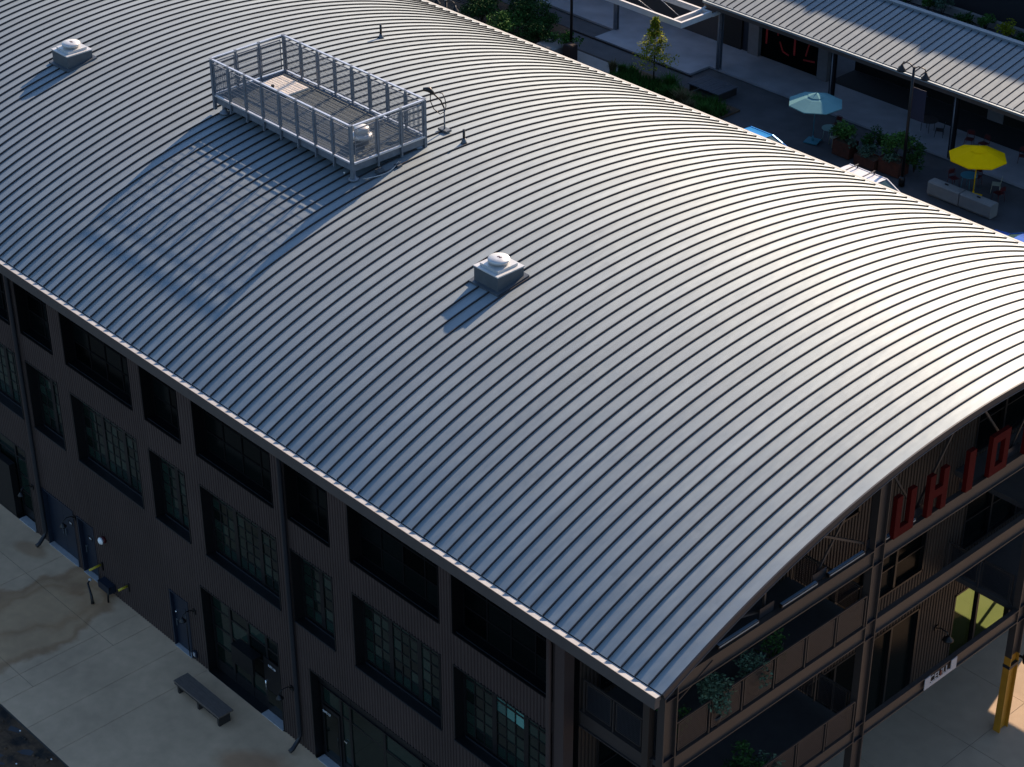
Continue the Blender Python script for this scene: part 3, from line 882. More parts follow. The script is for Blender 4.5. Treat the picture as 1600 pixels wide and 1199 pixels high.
# side beams near the corner (along x) and across the far side
for yy in (0.87,):
    for (z0, z1) in ((E - 3.86, E - 3.32), (E - 7.56, E - 7.06)):
        b = MB().box(XW + 0.02, yy + 0.06, z0, -1.0, yy + 0.2, z1)
        b.box(XW + 0.02, yy, z1 - 0.035, -1.0, yy + 0.0595, z1).box(XW + 0.02, yy, z0, -1.0, yy + 0.0595, z0 + 0.035)
        b.build('floor_beam', M['steel'], bld)
MB().box(XW, 25.0, 4.05, XG, 25.15, L2).box(XW, 25.0, E - 4.2, XG, 25.15, L3).build('floor_beam', M['steel'], bld)
# columns: H sections
for i, y in enumerate(YC[:3]):
    b = MB()
    d = 0.24
    ztop = zr(y + 0.2) - 0.28
    zlo = 0.0
    def hsec(b, z0, z1, mi=0):
        b.box(XG - d, y, z0, XG, y + 0.035, z1, mi); b.box(XG - d, y + CW - 0.035, z0, XG, y + CW, z1, mi)
        b.box(XG - d / 2 - 0.02, y + 0.035, z0, XG - d / 2 + 0.02, y + CW - 0.035, z1, mi)
    if i == 2:
        hsec(b, 3.05, ztop); o = b.build('column', M['steel'], bld)
        b = MB(); hsec(b, 0.0, 3.05); b.build('yellow_column_base', M['yellow'], o)
        b = MB().box(XG - d - 0.01, y - 0.012, 2.62, XG + 0.006, y + CW + 0.01, 2.74)
        b.build('column_strap', M['steeldk'], o)
    else:
        hsec(b, 0.0, ztop); o = b.build('column', M['steel'], bld)
    for zz in (E - 0.70, E - 1.32, E - 3.30, E - 3.90, E - 7.04, E - 7.60):
        MB().box(XG - d, y + 0.035, zz - 0.012, XG - 0.012, y + CW - 0.035, zz + 0.012).build('stiffener_plate', M['steeldk'], o)
MB().box(XG - 0.4, YC[3], 0, XG, YC[3] + 0.4, E - 0.3).build('column', M['steel'], bld)
MB().box(-1.28, 0.82, 0, -1.06, 1.02, E - 0.42).build('corner_post', M['siding2'], bld)
# spot lamp on the yellow column
sp = MB().lathe((XG + 0.25, 17.55, 2.92), [(0.02, 0.26), (0.10, 0.22), (0.13, 0.10), (0.12, -0.12), (0.10, -0.16)][::-1], 14)
sp.box(XG + 0.0, 17.5, 2.9, XG + 0.2, 17.56, 2.96)
sp.build('column_spotlight', M['black'], bld)

# arched top chord and lattice of the truss
arch_strip(XG - 0.14, XG, -0.27, -0.45, M['steel'], 'truss_arch', bld)
def member(y0, z0, y1, z1, w=0.07, x=XG - 0.30):
    MB().bar((x, y0, E + z0), (x, y1, E + z1), 0.06, w, up=(1, 0, 0)).build('truss_member', M['steel'], bld)
member(4.88, -0.55, 4.86, 0.9); member(4.7, -0.62, 2.9, -0.05); 
member(8.9, -0.55, 6.6, 0.9, 0.10); member(6.95, -0.62, 8.9, 1.95, 0.05); member(9.2, -0.6, 9.2, 2.0, 0.10)
member(11.2, -0.62, 9.3, 2.1, 0.05); member(11.2, -0.6, 13.2, 2.3, 0.06); member(15.6, -0.6, 13.3, 2.3, 0.06); member(15.6, -0.62, 17.2, 1.9, 0.05)
member(20.6, -0.6, 18.2, 1.7, 0.07); member(20.6, -0.6, 20.6, 0.9, 0.07)
for y in (4.86, 6.95, 9.2, 11.2, 13.3, 15.6):
    MB().box(XG - 0.19, y - 0.28, E - 0.735, XG - 0.175, y + 0.28, E - 0.42).build('gusset_plate', M['steeldk'], bld)
for (a, c) in ((1.55, 2.2), (2.88, 4.42), (5.3, 6.75), (7.2, 8.7), (9.5, 10.9)):
    b = MB().box(XG - 0.14, a, E - 0.70, XG - 0.04, c, E - 0.60)
    lf = b.build('linear_light', M['black'], bld)
    MB().box(XG - 0.036, a + 0.03, E - 0.655, XG - 0.030, c - 0.03, E - 0.62).box(XG - 0.13, a + 0.03, E - 0.598, XG - 0.05, c - 0.03, E - 0.585).build('light_lens', M['lightstrip'], lf)
# corner knee brace
MB().bar((XG - 0.05, 1.42, E - 1.55), (XG - 0.05, 2.7, E - 0.95), 0.03, 0.03).build('knee_brace', M['steel'], bld)

# railings: posts, rails and dark mesh infills, each bay its own part
def railing(p0, p1, n, z, name='railing'):
    p0 = Vector(p0); p1 = Vector(p1); d = (p1 - p0); L = d.length; d.normalize()
    b = MB()
    b.bar(tuple(p0 + Vector((0, 0, z + 1.06))), tuple(p1 + Vector((0, 0, z + 1.06))), 0.05, 0.035)
    r = b.build(name, M['steel'], bld)
    w = L / n
    for i in range(n + 1):
        q = p0 + d * (i * w)
        MB().bar((q.x, q.y, z - 0.10), (q.x, q.y, z + 1.06), 0.05, 0.03, up=tuple(d)).build('railing_post', M['steel'], r)
    for i in range(n):
        a = p0 + d * (i * w + 0.10); c = p0 + d * ((i + 1) * w - 0.10)
        f = MB(); t = 0.025
        for zz in (z + 0.10, z + 0.98): f.bar((a.x, a.y, zz), (c.x, c.y, zz), 0.02, t)
        for q in (a, c): f.bar((q.x, q.y, z + 0.10), (q.x, q.y, z + 0.98), 0.02, t, up=tuple(d))
        nn = max(6, int((c - a).length / 0.045))
        f.build('panel_frame', M['steel'], r)
        g_ = MB()
        for k in range(1, nn):
            q = a + (c - a) * (k / nn); g_.bar((q.x, q.y, z + 0.11), (q.x, q.y, z + 0.97), 0.006, 0.022, up=tuple(d))
        for k in range(1, 14):
            zz = z + 0.10 + k * 0.063; g_.bar((a.x, a.y, zz), (c.x, c.y, zz), 0.005, 0.018)
        tag(g_.build('mesh_infill', M['steeldk'], r), kind='stuff')
    return r
railing((XG - 0.04, 1.42, 0), (XG - 0.04, 8.98, 0), 6, L3)
railing((XG - 0.04, 1.42, 0), (XG - 0.04, 8.98, 0), 6, L2)
railing((-3.45, 0.93, 0), (-1.32, 0.93, 0), 2, L3)
railing((-3.45, 0.93, 0), (-1.32, 0.93, 0), 2, L2)
railing((-3.45, 9.2, 0), (-1.05, 9.2, 0), 2, L2)
railing((-3.45, 9.2, 0), (-1.05, 9.2, 0), 2, L3)
railing((-3.45, 17.12, 0), (-1.05, 17.12, 0), 2, L2)
railing((XG - 0.04, 17.7, 0), (XG - 0.04, 25.0, 0), 6, L3)
railing((XG - 0.04, 17.7, 0), (XG - 0.04, 25.0, 0), 6, L2)

# red channel letters standing on the chord of the gable truss (the photograph shows them only as red blurs)
sg = thing('gable_sign', 'row of tall red block letters standing on the truss chord of the gable', 'sign', (XG + 0.02, 10, E - 0.7))
def letter(bars, y, h=1.35, w=0.85):
    b = MB()
    for (u0, v0, u1, v1) in bars: b.box(-0.08, y + u0 * w - 10, 0.02 + v0 * h, 0.06, y + u1 * w - 10, 0.02 + v1 * h)
    b.build('sign_letter', M['redsign'], sg)
I_ = [(0.32, 0, 0.68, 1)]
U_ = [(0, 0.0, 0.28, 1), (0.72, 0.0, 1, 1), (0.28, 0, 0.72, 0.2)]
H_ = [(0, 0, 0.28, 1), (0.72, 0, 1, 1), (0.28, 0.4, 0.72, 0.6)]
O_ = [(0, 0, 0.28, 1), (0.72, 0, 1, 1), (0.28, 0.0, 0.72, 0.2), (0.28, 0.8, 0.72, 1)]
for y, g_ in ((9.75, U_), (11.2, H_), (12.7, I_), (14.05, O_), (15.5, I_), (18.0, H_), (19.5, U_)): letter(g_, y, 1.35 if y < 17 else 1.1)

# small name board hanging on the lower beam
nb_ = thing('name_board', 'small white name board with cut-out dark letters on the lower porch beam', 'sign', (XG + 0.012, 13.1, E - 7.5))
MB().box(0, -0.78, 0.0, 0.02, 0.78, 0.13).box(0, -0.78, 0.13, 0.02, -0.52, 0.43).box(0, 0.50, 0.13, 0.02, 0.78, 0.43).build('board', M['plate'], nb_)
text('CEULL', 0.36, (0.012, -0.55, 0.14), (R(90), 0, R(90)), M['plate'], nb_, 'lettering', 0.006, 0.9)
MB().box(0.003, -0.03, 0.14, 0.026, 0.03, 0.33).build('red_mark', M['redm'], nb_)

# ================================================================== FIXTURES ON THE LONG WALL
def sconce(x, z, label):
    t = thing('wall_lamp', label, 'lamp', (x, YW - 0.02, z), 0, 'gooseneck lamps along the long wall')
    MB().lathe((0, 0, 0), [(0.0, -0.0)] * 2, 3) if False else None
    MB().box(-0.07, -0.02, -0.09, 0.07, 0.015, 0.09).build('backplate', M['black'], t)
    MB().tube([(0, 0, 0), (0, -0.12, 0.12), (0, -0.30, 0.16), (0, -0.44, 0.10), (0, -0.48, 0.0)], 0.018, 7).build('arm', M['black'], t)
    MB().lathe((0, -0.48, -0.14), [(0.125, 0.0), (0.12, 0.025), (0.06, 0.09), (0.035, 0.14)], 16).build('shade', M['black'], t)
    return t
l0 = sconce(-21.02, 2.22, 'black gooseneck lamp on brown siding between single navy door and gridded storefront')
dup(l0, (-15.78, YW - 0.02, 2.2), 0, 'black gooseneck lamp left of the middle downspout near the suite doors')
dup(l0, (-31.05, YW - 0.02, 2.15), 0, 'black gooseneck lamp at far left beside the left downspout')
dup(l0, (-28.24, YW - 0.02, 2.25), 0, 'small black gooseneck lamp between the two pairs of navy doors')
t = thing('wall_lamp', 'black shaded lamp on the striped porch wall left of the sunny shop window', 'lamp', (XW + 0.02, 17.2, E - 9.55))
MB().box(-0.01, -0.08, -0.08, 0.03, 0.08, 0.10).build('backplate', M['black'], t)
MB().tube([(0, 0, 0), (0.18, 0, 0.10), (0.42, 0, 0.08), (0.5, 0, -0.02)], 0.02, 7).build('arm', M['black'], t)
MB().lathe((0.5, 0, -0.2), [(0.19, 0.0), (0.17, 0.04), (0.07, 0.13), (0.04, 0.18)], 16).build('shade', M['black'], t)

t = thing('fire_bell', 'white domed fire bell with red back plate on the brown wall', 'bell', (-26.35, YW - 0.02, 2.32))
MB().tube([(0, 0.01, 0), (0, -0.12, 0)], 0.13, 14).build('back_box', M['redm'], t)
MB().tube([(0, -0.12, 0), (0, -0.17, 0), (0, -0.21, 0), (0, -0.23, 0)], [0.14, 0.13, 0.08, 0.02], 16).build('dome', M['white'], t)
def ypipe(x, z, label, ln):
    t = thing('wall_pipe', label, 'pipe', (x, YW, z), 0, 'yellow pipe stubs on the long wall')
    MB().tube([(0, 0.0, 0), (0, -ln, 0)], 0.042, 12).build('tube', M['ypipe'], t)
    MB().box(-0.015 + 0.1, -0.04, -0.17, 0.015 + 0.13, 0.01, 0.17).build('bracket', M['black'], t)
    return t
ypipe(-26.85, 0.95, 'longer yellow pipe stub sticking out of the wall right of the single navy door', 0.48)
ypipe(-25.20, 0.93, 'shorter yellow pipe stub on the brown wall, further from the doors', 0.36)
t = thing('pipe_stand', 'low dark blue pipe stand with bent black legs at the foot of the wall', 'pipe', (-26.2, 0.05, 0))
MB().box(-0.50, 0.05, 0.22, 0.18, 0.34, 0.52).build('cabinet', M['door'], t)
MB().tube([(-0.55, -0.20, 0.62), (-0.50, -0.34, 0.58), (-0.22, -0.42, 0.25), (-0.05, -0.50, 0.0)], [0.03, 0.035, 0.045, 0.06], 8).build('leg', M['black'], t)
MB().tube([(0.18, 0.12, 0.5), (0.22, 0.0, 0.4), (0.24, -0.05, 0.0)], 0.035, 8).build('leg', M['black'], t)
MB().lathe((-0.55, -0.20, 0.60), [(0.06, 0), (0.07, 0.05), (0.03, 0.09)], 10).build('cap', M['gutter'], t)
t = thing('outlet_box', 'small grey outlet box low on the wall right of the single navy door', 'box', (-21.2, YW - 0.02, 0.33))
MB().box(-0.09, -0.05, -0.12, 0.09, 0.01, 0.12).build('housing', M['door'], t)
MB().box(-0.06, -0.075, -0.07, 0.04, -0.051, 0.07).build('cover', M['plate'], t)

# bench
t = thing('bench', 'long dark wooden plank bench on the pale concrete beside the storefront', 'bench', (-19.15, -0.78, 0))
for k, (a, c) in enumerate(((-0.285, -0.097), (-0.093, 0.093), (0.097, 0.285))):
    MB().box(-1.26, a, 0.44, 1.26, c, 0.50 + 0.003 * (k % 2)).build('plank', M['wood'], t)
for x in (-1.12, -0.02, 1.10):
    MB().box(x - 0.05, -0.22, 0.0, x + 0.05, 0.22, 0.437).build('leg', M['wooddk'], t)
MB().box(-1.24, -0.275, 0.36, 1.24, -0.235, 0.436).build('apron', M['wooddk'], t)

# ================================================================== ROOF-TOP THINGS
def roof_vent(xc, yc, label, w=1.05, l=1.05, h=0.52):
    t = thing('roof_vent', label, 'roof vent', (xc, yc, 0), 0, 'square curb vents on the barrel roof')
    zt = zr(yc + (-l / 2)) + h
    za, zb = zr(yc - l / 2) - 0.05, zr(yc + l / 2) - 0.05
    c = MB()
    p = [(-w / 2, -l / 2), (w / 2, -l / 2), (w / 2, l / 2), (-w / 2, l / 2)]
    lo = [za, za, zb, zb]
    # top follows the vent: level
    for i in range(4):
        j = (i + 1) % 4
        c.face([(p[i][0], p[i][1], lo[i]), (p[j][0], p[j][1], lo[j]), (p[j][0], p[j][1], zt), (p[i][0], p[i][1], zt)])
    c.face([(x, y, zt) for x, y in p])
    c.build('curb', M['curb'], t)
    f = MB(); e = 0.12
    f.face([(-w / 2 - e, -l / 2 - e, zr(yc - l / 2 - e) + 0.065), (w / 2 + e, -l / 2 - e, zr(yc - l / 2 - e) + 0.065),
            (w / 2 + e, l / 2 + e, zr(yc + l / 2 + e) + 0.065), (-w / 2 - e, l / 2 + e, zr(yc + l / 2 + e) + 0.065)])
    f.face([(-w / 2 - e, -l / 2 - e, zr(yc - l / 2 - e) + 0.065), (w / 2 + e, -l / 2 - e, zr(yc - l / 2 - e) + 0.065), (w / 2 + e, -l / 2 - e, zr(yc - l / 2 - e)), (-w / 2 - e, -l / 2 - e, zr(yc - l / 2 - e))])
    f.face([(w / 2 + e, -l / 2 - e, zr(yc - l / 2 - e) + 0.065), (w / 2 + e, l / 2 + e, zr(yc + l / 2 + e) + 0.065), (w / 2 + e, l / 2 + e, zr(yc + l / 2 + e)), (w / 2 + e, -l / 2 - e, zr(yc - l / 2 - e))])
    f.build('flashing', M['curb'], t)
    MB().box(-w / 2 - 0.02, -l / 2 - 0.02, zt, w / 2 + 0.02, l / 2 + 0.02, zt + 0.04).build('curb_cap', M['capm'], t)
    MB().box(-w * 0.38, -l * 0.38, zt + 0.04, w * 0.38, l * 0.38, zt + 0.13).build('base_plate', M['capm'], t)
    cp = MB().lathe((0, 0, zt + 0.13), [(0.20, 0), (0.20, 0.06), (0.33, 0.062), (0.34, 0.14), (0.32, 0.17), (0.10, 0.185), (0.01, 0.187)], 28)
    cp = cp.build('spun_cap', M['capm'], t)
    b = MB().bar((-0.05, -0.02, zt + 0.325), (0.0, 0.05, zt + 0.325), 0.018, 0.012).bar((0.03, -0.02, zt + 0.325), (0.08, 0.05, zt + 0.325), 0.018, 0.012)
    b.build('cap_mark', M['redm'], cp)
    return t
roof_vent(-14.36, 8.02, 'square metal roof vent with round white cap, alone in the middle of the roof')
roof_vent(-37.5, 7.9, 'square metal roof vent with round white cap at the far upper left of the roof')

def pipe(x, y, label, h=0.5):
    z = zr(y)
    t = thing('vent_pipe', label, 'pipe', (x, y, z))
    MB().tube([(0, 0, 0.12), (0, 0, h)], 0.045, 10).build('stack', M['black'], t)
    MB().lathe((0, 0, -0.02), [(0.13, 0), (0.09, 0.08), (0.055, 0.2)], 12).build('boot', M['curb'], t)
pipe(-21.6, 13.1, 'short dark vent pipe with grey boot right of the fenced platform')
pipe(-31.36, 17.6, 'short dark vent pipe with grey boot beyond the fenced platform', 0.55)
zz = zr(13.25)
t = thing('antenna_mast', 'thin roof mast with black antenna head and looped cable beside the fenced platform', 'antenna', (-22.75, 13.25, zz))
MB().box(-0.22, -0.12, 0.03, 0.22, 0.12, 0.10).build('base_plate', M['curb'], t)
MB().tube([(0, 0, 0.05), (0, 0, 0.12), (0, 0, 0.9)], [0.07, 0.03, 0.022], 8).build('mast', M['curb'], t)
MB().tube([(0, 0, 0.85), (-0.10, -0.06, 1.12), (-0.34, -0.26, 1.42)], 0.028, 7).build('arm', M['black'], t)
MB().tube([(-0.28, -0.20, 1.34), (-0.40, -0.31, 1.50), (-0.55, -0.44, 1.50)], [0.05, 0.10, 0.06], 10).build('antenna_head', M['black'], t)
cp = [(-0.36, -0.28, 1.4), (-0.36, -0.30, 1.1), (-0.28, -0.22, 0.8), (-0.12, -0.08, 0.62), (0.0, 0.02, 0.72), (0.06, 0.03, 0.95), (0.05, 0.0, 1.2), (-0.05, -0.02, 1.38), (-0.2, -0.12, 1.40)]
MB().tube(cp, 0.018, 6).build('cable', M['black'], t)

# ---- fenced service platform
PX0, PX1, PY0, PY1 = -29.85, -22.28, 8.9, 11.92
PZ = E + 3.2; PT = E + 4.54
pf = thing('service_platform', 'raised galvanised service platform with mesh guard rails standing on the roof', 'platform', ((PX0 + PX1) / 2, (PY0 + PY1) / 2, E + 2.8))
off = ((PX0 + PX1) / 2, (PY0 + PY1) / 2, E + 2.8)
b = MB()
b.box(PX0, PY0, PZ - 0.28, PX1, PY0 + 0.09, PZ); b.box(PX0, PY1 - 0.09, PZ - 0.28, PX1, PY1, PZ)
b.box(PX0, PY0 + 0.09, PZ - 0.279, PX0 + 0.09, PY1 - 0.09, PZ - 0.001); b.box(PX1 - 0.09, PY0 + 0.09, PZ - 0.279, PX1, PY1 - 0.09, PZ - 0.001)
for i in range(1, 4):
    x = PX0 + (PX1 - PX0) * i / 4; b.box(x - 0.05, PY0 + 0.09, PZ - 0.26, x + 0.05, PY1 - 0.09, PZ - 0.06)
b.build('base_frame', M['galv'], pf, off)
b = MB()
nb = 68
for i in range(nb):
    x = PX0 + 0.1 + (PX1 - PX0 - 0.2) * i / nb
    b.box(x, PY0 + 0.10, PZ - 0.05, x + 0.085, PY1 - 0.10, PZ - 0.012)
b.box(PX0 + 0.09, PY0 + 0.095, PZ - 0.058, PX1 - 0.09, PY1 - 0.095, PZ - 0.052)
dk = b.build('deck', M['deck'], pf, off); tag(dk, kind='stuff')
# two cream hatch lids
for (a, c) in ((-29.55, -28.86), (-28.84, -28.05)):
    h_ = MB().box(a, 10.62, PZ - 0.01, c, 11.60, PZ + 0.06)
    for i in range(7):
        y = 10.68 + i * 0.13; h_.box(a + 0.03, y, PZ + 0.06, c - 0.03, y + 0.04, PZ + 0.068)
    h_.build('hatch_lid', M['hatch'], pf, off)
MB().box(-28.95, 10.64, PZ + 0.07, -28.87, 10.72, PZ + 0.16).build('hatch_handle', M['black'], pf, off)
b = MB()
for (x, y) in ((PX0 + 0.35, PY0 + 0.1), (PX1 - 0.08, PY0 + 0.04), (PX1 - 0.15, PY1 - 0.15), (PX0 + 0.2, PY1 - 0.15)):
    b = MB(); z0 = zr(y)
    b.box(x - 0.06, y - 0.06, z0, x + 0.06, y + 0.06, PZ - 0.28)
    b.lathe((x, y, z0 + 0.0), [(0.20, 0.02), (0.18, 0.07), (0.10, 0.10), (0.09, 0.18)], 12)
    b.build('leg', M['galv'], pf, off)
def post(x, y, big=False, out=(0, -1)):
    w = 0.052 if big else 0.034
    b = MB().box(x - w, y - w, PZ - (0.5 if big and y < 10 else 0.38), x + w, y + w, PT)
    b.box(x - w - 0.01, y - w - 0.01, PT + 0.042, x + w + 0.01, y + w + 0.01, PT + 0.052)
    b.build('guard_post', M['galv'], pf, off)
NX, NY = 8, 3
dx = (PX1 - PX0) / NX; dy = (PY1 - PY0) / NY
for i in range(NX + 1):
    for y in (PY0 - 0.05, PY1 + 0.05):
        post(PX0 + i * dx, y, i in (0, NX))
for j in range(1, NY):
    for x in (PX0 - 0.05, PX1 + 0.05): post(x, PY0 + j * dy)
for (p, q) in (((PX0 - 0.03, PY0 - 0.05), (PX1 + 0.03, PY0 - 0.05)), ((PX0 - 0.03, PY1 + 0.05), (PX1 + 0.03, PY1 + 0.05)),
               ((PX0 - 0.05, PY0), (PX0 - 0.05, PY1)), ((PX1 + 0.05, PY0), (PX1 + 0.05, PY1))):
    MB().bar((*p, PT + 0.02), (*q, PT + 0.02), 0.07, 0.045).build('top_rail', M['galvlt'], pf, off)
    MB().bar((*p, PZ + 0.03), (*q, PZ + 0.03), 0.06, 0.06).build('bottom_rail', M['galvlt'], pf, off)
def infill(w):
    f = MB(); h = PT - PZ - 0.26
    for z0 in (0, h): f.box(0.07, -0.012, z0 - 0.018, w - 0.07, 0.012, z0 + 0.018)
    for x in (0.07, w - 0.07 - 0.03): f.box(x, -0.0115, 0.02, x + 0.03, 0.0115, h - 0.02)
    m_ = MB()
    n = int((w - 0.2) / 0.036)
    for i in range(1, n): x = 0.1 + (w - 0.2) * i / n; m_.box(x - 0.0036, -0.004, 0.02, x + 0.0036, 0.004, h - 0.02)
    for i in range(1, 8): z0 = h * i / 8; m_.box(0.1, -0.0055, z0 - 0.004, w - 0.1, 0.0055, z0 + 0.004)
    return f.mesh('panel_frame', M['galv']), m_.mesh('wire_mesh', M['galv'])
F1, W1 = infill(dx); F2, W2 = infill(dy)
for i in range(NX):
    for y in (PY0 - 0.05, PY1 + 0.05):
        o = inst('panel_frame', F1, pf, (PX0 + i * dx - off[0], y - off[1], PZ + 0.13 - off[2])); inst('wire_mesh', W1, o, kind='stuff')
for j in range(NY):
    for x in (PX0 - 0.05, PX1 + 0.05):
        o = inst('panel_frame', F2, pf, (x - off[0], PY0 + j * dy - off[1], PZ + 0.13 - off[2]), R(90)); inst('wire_mesh', W2, o, kind='stuff')
# exhaust fan on the deck, clamps and a cable below it
t = thing('exhaust_fan', 'round spun metal exhaust fan with domed hood standing on the platform deck', 'fan', (-23.35, 10.15, PZ))
MB().lathe((0, 0, -0.01), [(0.24, 0), (0.24, 0.16), (0.28, 0.18)], 22).build('throat', M['galv'], t)
MB().lathe((0, 0, 0.17), [(0.27, 0), (0.37, 0.06), (0.36, 0.14), (0.30, 0.20)], 26).build('shroud', M['capm'], t)
MB().lathe((0, 0, 0.36), [(0.23, 0), (0.25, 0.02), (0.25, 0.19), (0.21, 0.23), (0.02, 0.235)], 26).build('hood', M['capm'], t)
t = thing('roof_cable', 'pale cable loop and clamps lying on the roof below the platform corner', 'cable', (-22.0, 9.6, zr(9.6)))
pts = []
for i in range(14):
    u = i / 13; x = -22.05 + 0.5 * math.sin(u * 3.1) * 0.6; y = 9.1 + 1.5 * u
    pts.append((x + 22.0, y - 9.6, zr(y) - zr(9.6) + 0.07 + 0.25 * max(0, math.sin(u * 6.0)) * (u > 0.5)))
MB().tube(pts, 0.018, 6).build('cable_run', M['gutter'], t)
MB().box(-0.12, 0.05, 0.03, 0.1, 0.30, 0.15).box(0.02, 0.75, 0.04, 0.22, 0.95, 0.16).build('clamp', M['curb'], t)
MB().lathe((-22.9 + 22.0, 9.0 - 9.6, zr(9.0) - zr(9.6)), [(0.03, 0.02), (0.03, 0.07)], 8).build('bolt', M['white'], t)

# ================================================================== FAR SIDE: market hall, pergola, tower
hall = thing('market_hall', 'low market hall with a long pitched metal roof on steel posts', 'building', (-43.6, 50, 0))
off = (-43.6, 50.0, 0)
HZ0, HZ1 = 4.02, 4.98; HY0, HY1 = 50.0, 54.74
HXL, HXR = -43.75, -2.0
sl = (HZ1 - HZ0) / (HY1 - HY0)
hr = MB()
hr.face([(HXL, HY0, HZ0 - 0.02), (HXR, HY0, HZ0 - 0.02), (HXR, HY1, HZ1 - 0.02), (HXL, HY1, HZ1 - 0.02)])
hr.face([(HXL, HY1, HZ1 - 0.20), (HXR, HY1, HZ1 - 0.20), (HXR, HY0, HZ0 - 0.16), (HXL, HY0, HZ0 - 0.16)])
hr.box(HXL, HY1, HZ1 - 0.4, HXR, HY1 + 0.28, HZ1 - 0.025)
hroof = hr.build('roof', M['deckdark'], hall, off)
pw = MB()
pw.face([(-S, 0, 0), (0, 0, 0), (0, HY1 - HY0, HZ1 - HZ0), (-S, HY1 - HY0, HZ1 - HZ0)], 0)
for (xa, xb) in ((-S, -S + 0.022),):
    y0, y1, z0, z1 = 0.06, HY1 - HY0, 0.012, HZ1 - HZ0
    pw.face([(xb, y0, z0), (xb, y1, z1), (xb, y1, z1 + 0.05), (xb, y0, z0 + 0.05)], 1)
    pw.face([(xa, y1, z1), (xa, y0, z0), (xa, y0, z0 + 0.05), (xa, y1, z1 + 0.05)], 1)
    pw.face([(xa, y0, z0 + 0.05), (xb, y0, z0 + 0.05), (xb, y1, z1 + 0.05), (xa, y1, z1 + 0.05)], 1)
    pw.face([(xa, y0, z0), (xb, y0, z0), (xb, y0, z0 + 0.05), (xa, y0, z0 + 0.05)], 1)
pwm = pw.mesh('roof_panel', [M['hallroof'], M['seam']])
k = 0
while HXR - k * S > HXL + 0.2:
    inst('roof_panel', pwm, hroof, (HXR - k * S - off[0], 0, HZ0)); k += 1
MB().box(HXL, HY1 - 0.02, HZ1 - 0.02, HXR, HY1 + 0.30, HZ1 + 0.13).build('ridge_flashing', M['roof'], hall, off)
MB().box(HXL, HY0 - 0.16, HZ0 - 0.14, HXR, HY0 - 0.005, HZ0 - 0.03).build('gutter', M['roof'], hall, off)
MB().box(HXL, HY0 - 0.04, HZ0 - 0.40, HXR, HY0 + 0.02, HZ0 - 0.142).build('fascia', M['fascia'], hall, off)
for x in (-50.8, -42.95, -35.15, -27.45, -19.7, -12.0):
    b = MB()
    b.box(x - 0.13, 50.42, 0.1, x + 0.13, 50.445, 3.62); b.box(x - 0.13, 50.60, 0.1, x + 0.13, 50.625, 3.62); b.box(x - 0.012, 50.445, 0.1, x + 0.012, 50.60, 3.62)
    b.build('column', M['galv'] if x < -42 else M['steeldk'], hall, off)
    if x > -43: MB().tube([(x + 0.02, 50.36, 0.12), (x + 0.02, 50.36, 3.6)], 0.035, 8).build('downpipe', M['galv'], hall, off)
yw = 53.4
wb = MB()
wb.box(-90, yw, 0.1, -45.4, yw + 0.2, 3.6)
wb.build('wall', M['hallwall'], hall, off)
for (a, c) in ((-43.35, -42.62), (-38.42, -37.75)):
    MB().box(a, yw - 0.05, 0.1, c, yw + 0.35, 4.4).build('pillar', M['pillar'], hall, off)
MB().box(-45.4, yw, 0.1, -43.9, yw + 0.2, 3.8).box(-37.75, yw + 2.4, 0.1, HXR, yw + 2.6, 4.6).box(-43.9, yw + 0.6, 0.1, -37.7, yw + 0.7, 4.4).box(-37.75, yw, 3.3, HXR, yw + 0.2, 4.6).build('back_wall', M['blackmat'], hall, off)
MB().box(-43.85, yw + 0.1, 0.1, -43.38, yw + 0.16, 2.6).build('door', M['door'], hall, off)
MB().box(-37.75, 53.61, -0.02, HXR, yw + 2.4, 0.095).build('hall_floor', M['blackmat'], hall, off)
# gable infill at the left end of the roof
gb = MB(); gb.face([(HXL + 0.05, HY0, HZ0 - 0.05), (HXL + 0.05, HY0, HZ0 - 0.4), (HXL + 0.05, HY1, HZ0 - 0.4), (HXL + 0.05, HY1, HZ1 - 0.05)])
gb.build('gable_infill', M['fascia'], hall, off)
# dark shopfront with red painted strokes
sf = MB().box(-42.62, yw + 0.22, 0.1, -38.42, yw + 0.26, 3.9)
sfo = sf.build('shopfront_glass', M['paneblk'], hall, off)
yq = yw + 0.20
strokes = [((-42.25, 0.9), (-42.25, 3.2)), ((-42.25, 3.2), (-41.8, 3.1)), ((-41.8, 3.1), (-41.55, 2.6)), ((-41.55, 2.6), (-41.45, 1.6)), ((-42.25, 2.0), (-41.5, 2.05)),
           ((-41.3, 1.3), (-41.05, 0.8)), ((-41.05, 0.8), (-40.6, 0.7)), ((-40.25, 0.8), (-40.25, 3.25)), ((-38.6, 3.3), (-39.3, 1.6)), ((-39.3, 1.6), (-39.45, 1.0)), ((-39.6, 0.75), (-38.8, 0.85))]
for (p, q) in strokes:
    MB().bar((p[0], yq, p[1]), (q[0], yq, q[1]), 0.13 if p[0] == q[0] else 0.09, 0.02, up=(0, 1, 0)).build('red_stroke', M['redline'], sfo, off, (0, 0, 0))
MB().bar((-38.45, yq, 0.2), (-38.45, yq, 3.8), 0.06, 0.02, up=(0, 1, 0)).build('red_stroke', M['redline'], sfo, off)
t = thing('hanging_panel', 'pale blank panel hanging inside the dark market hall near its right side', 'panel', (-27.4, 54.0, 0.95))
MB().box(-0.47, 0, 0.05, 0.47, 0.03, 2.6).build('sheet', M['pillar'], t)

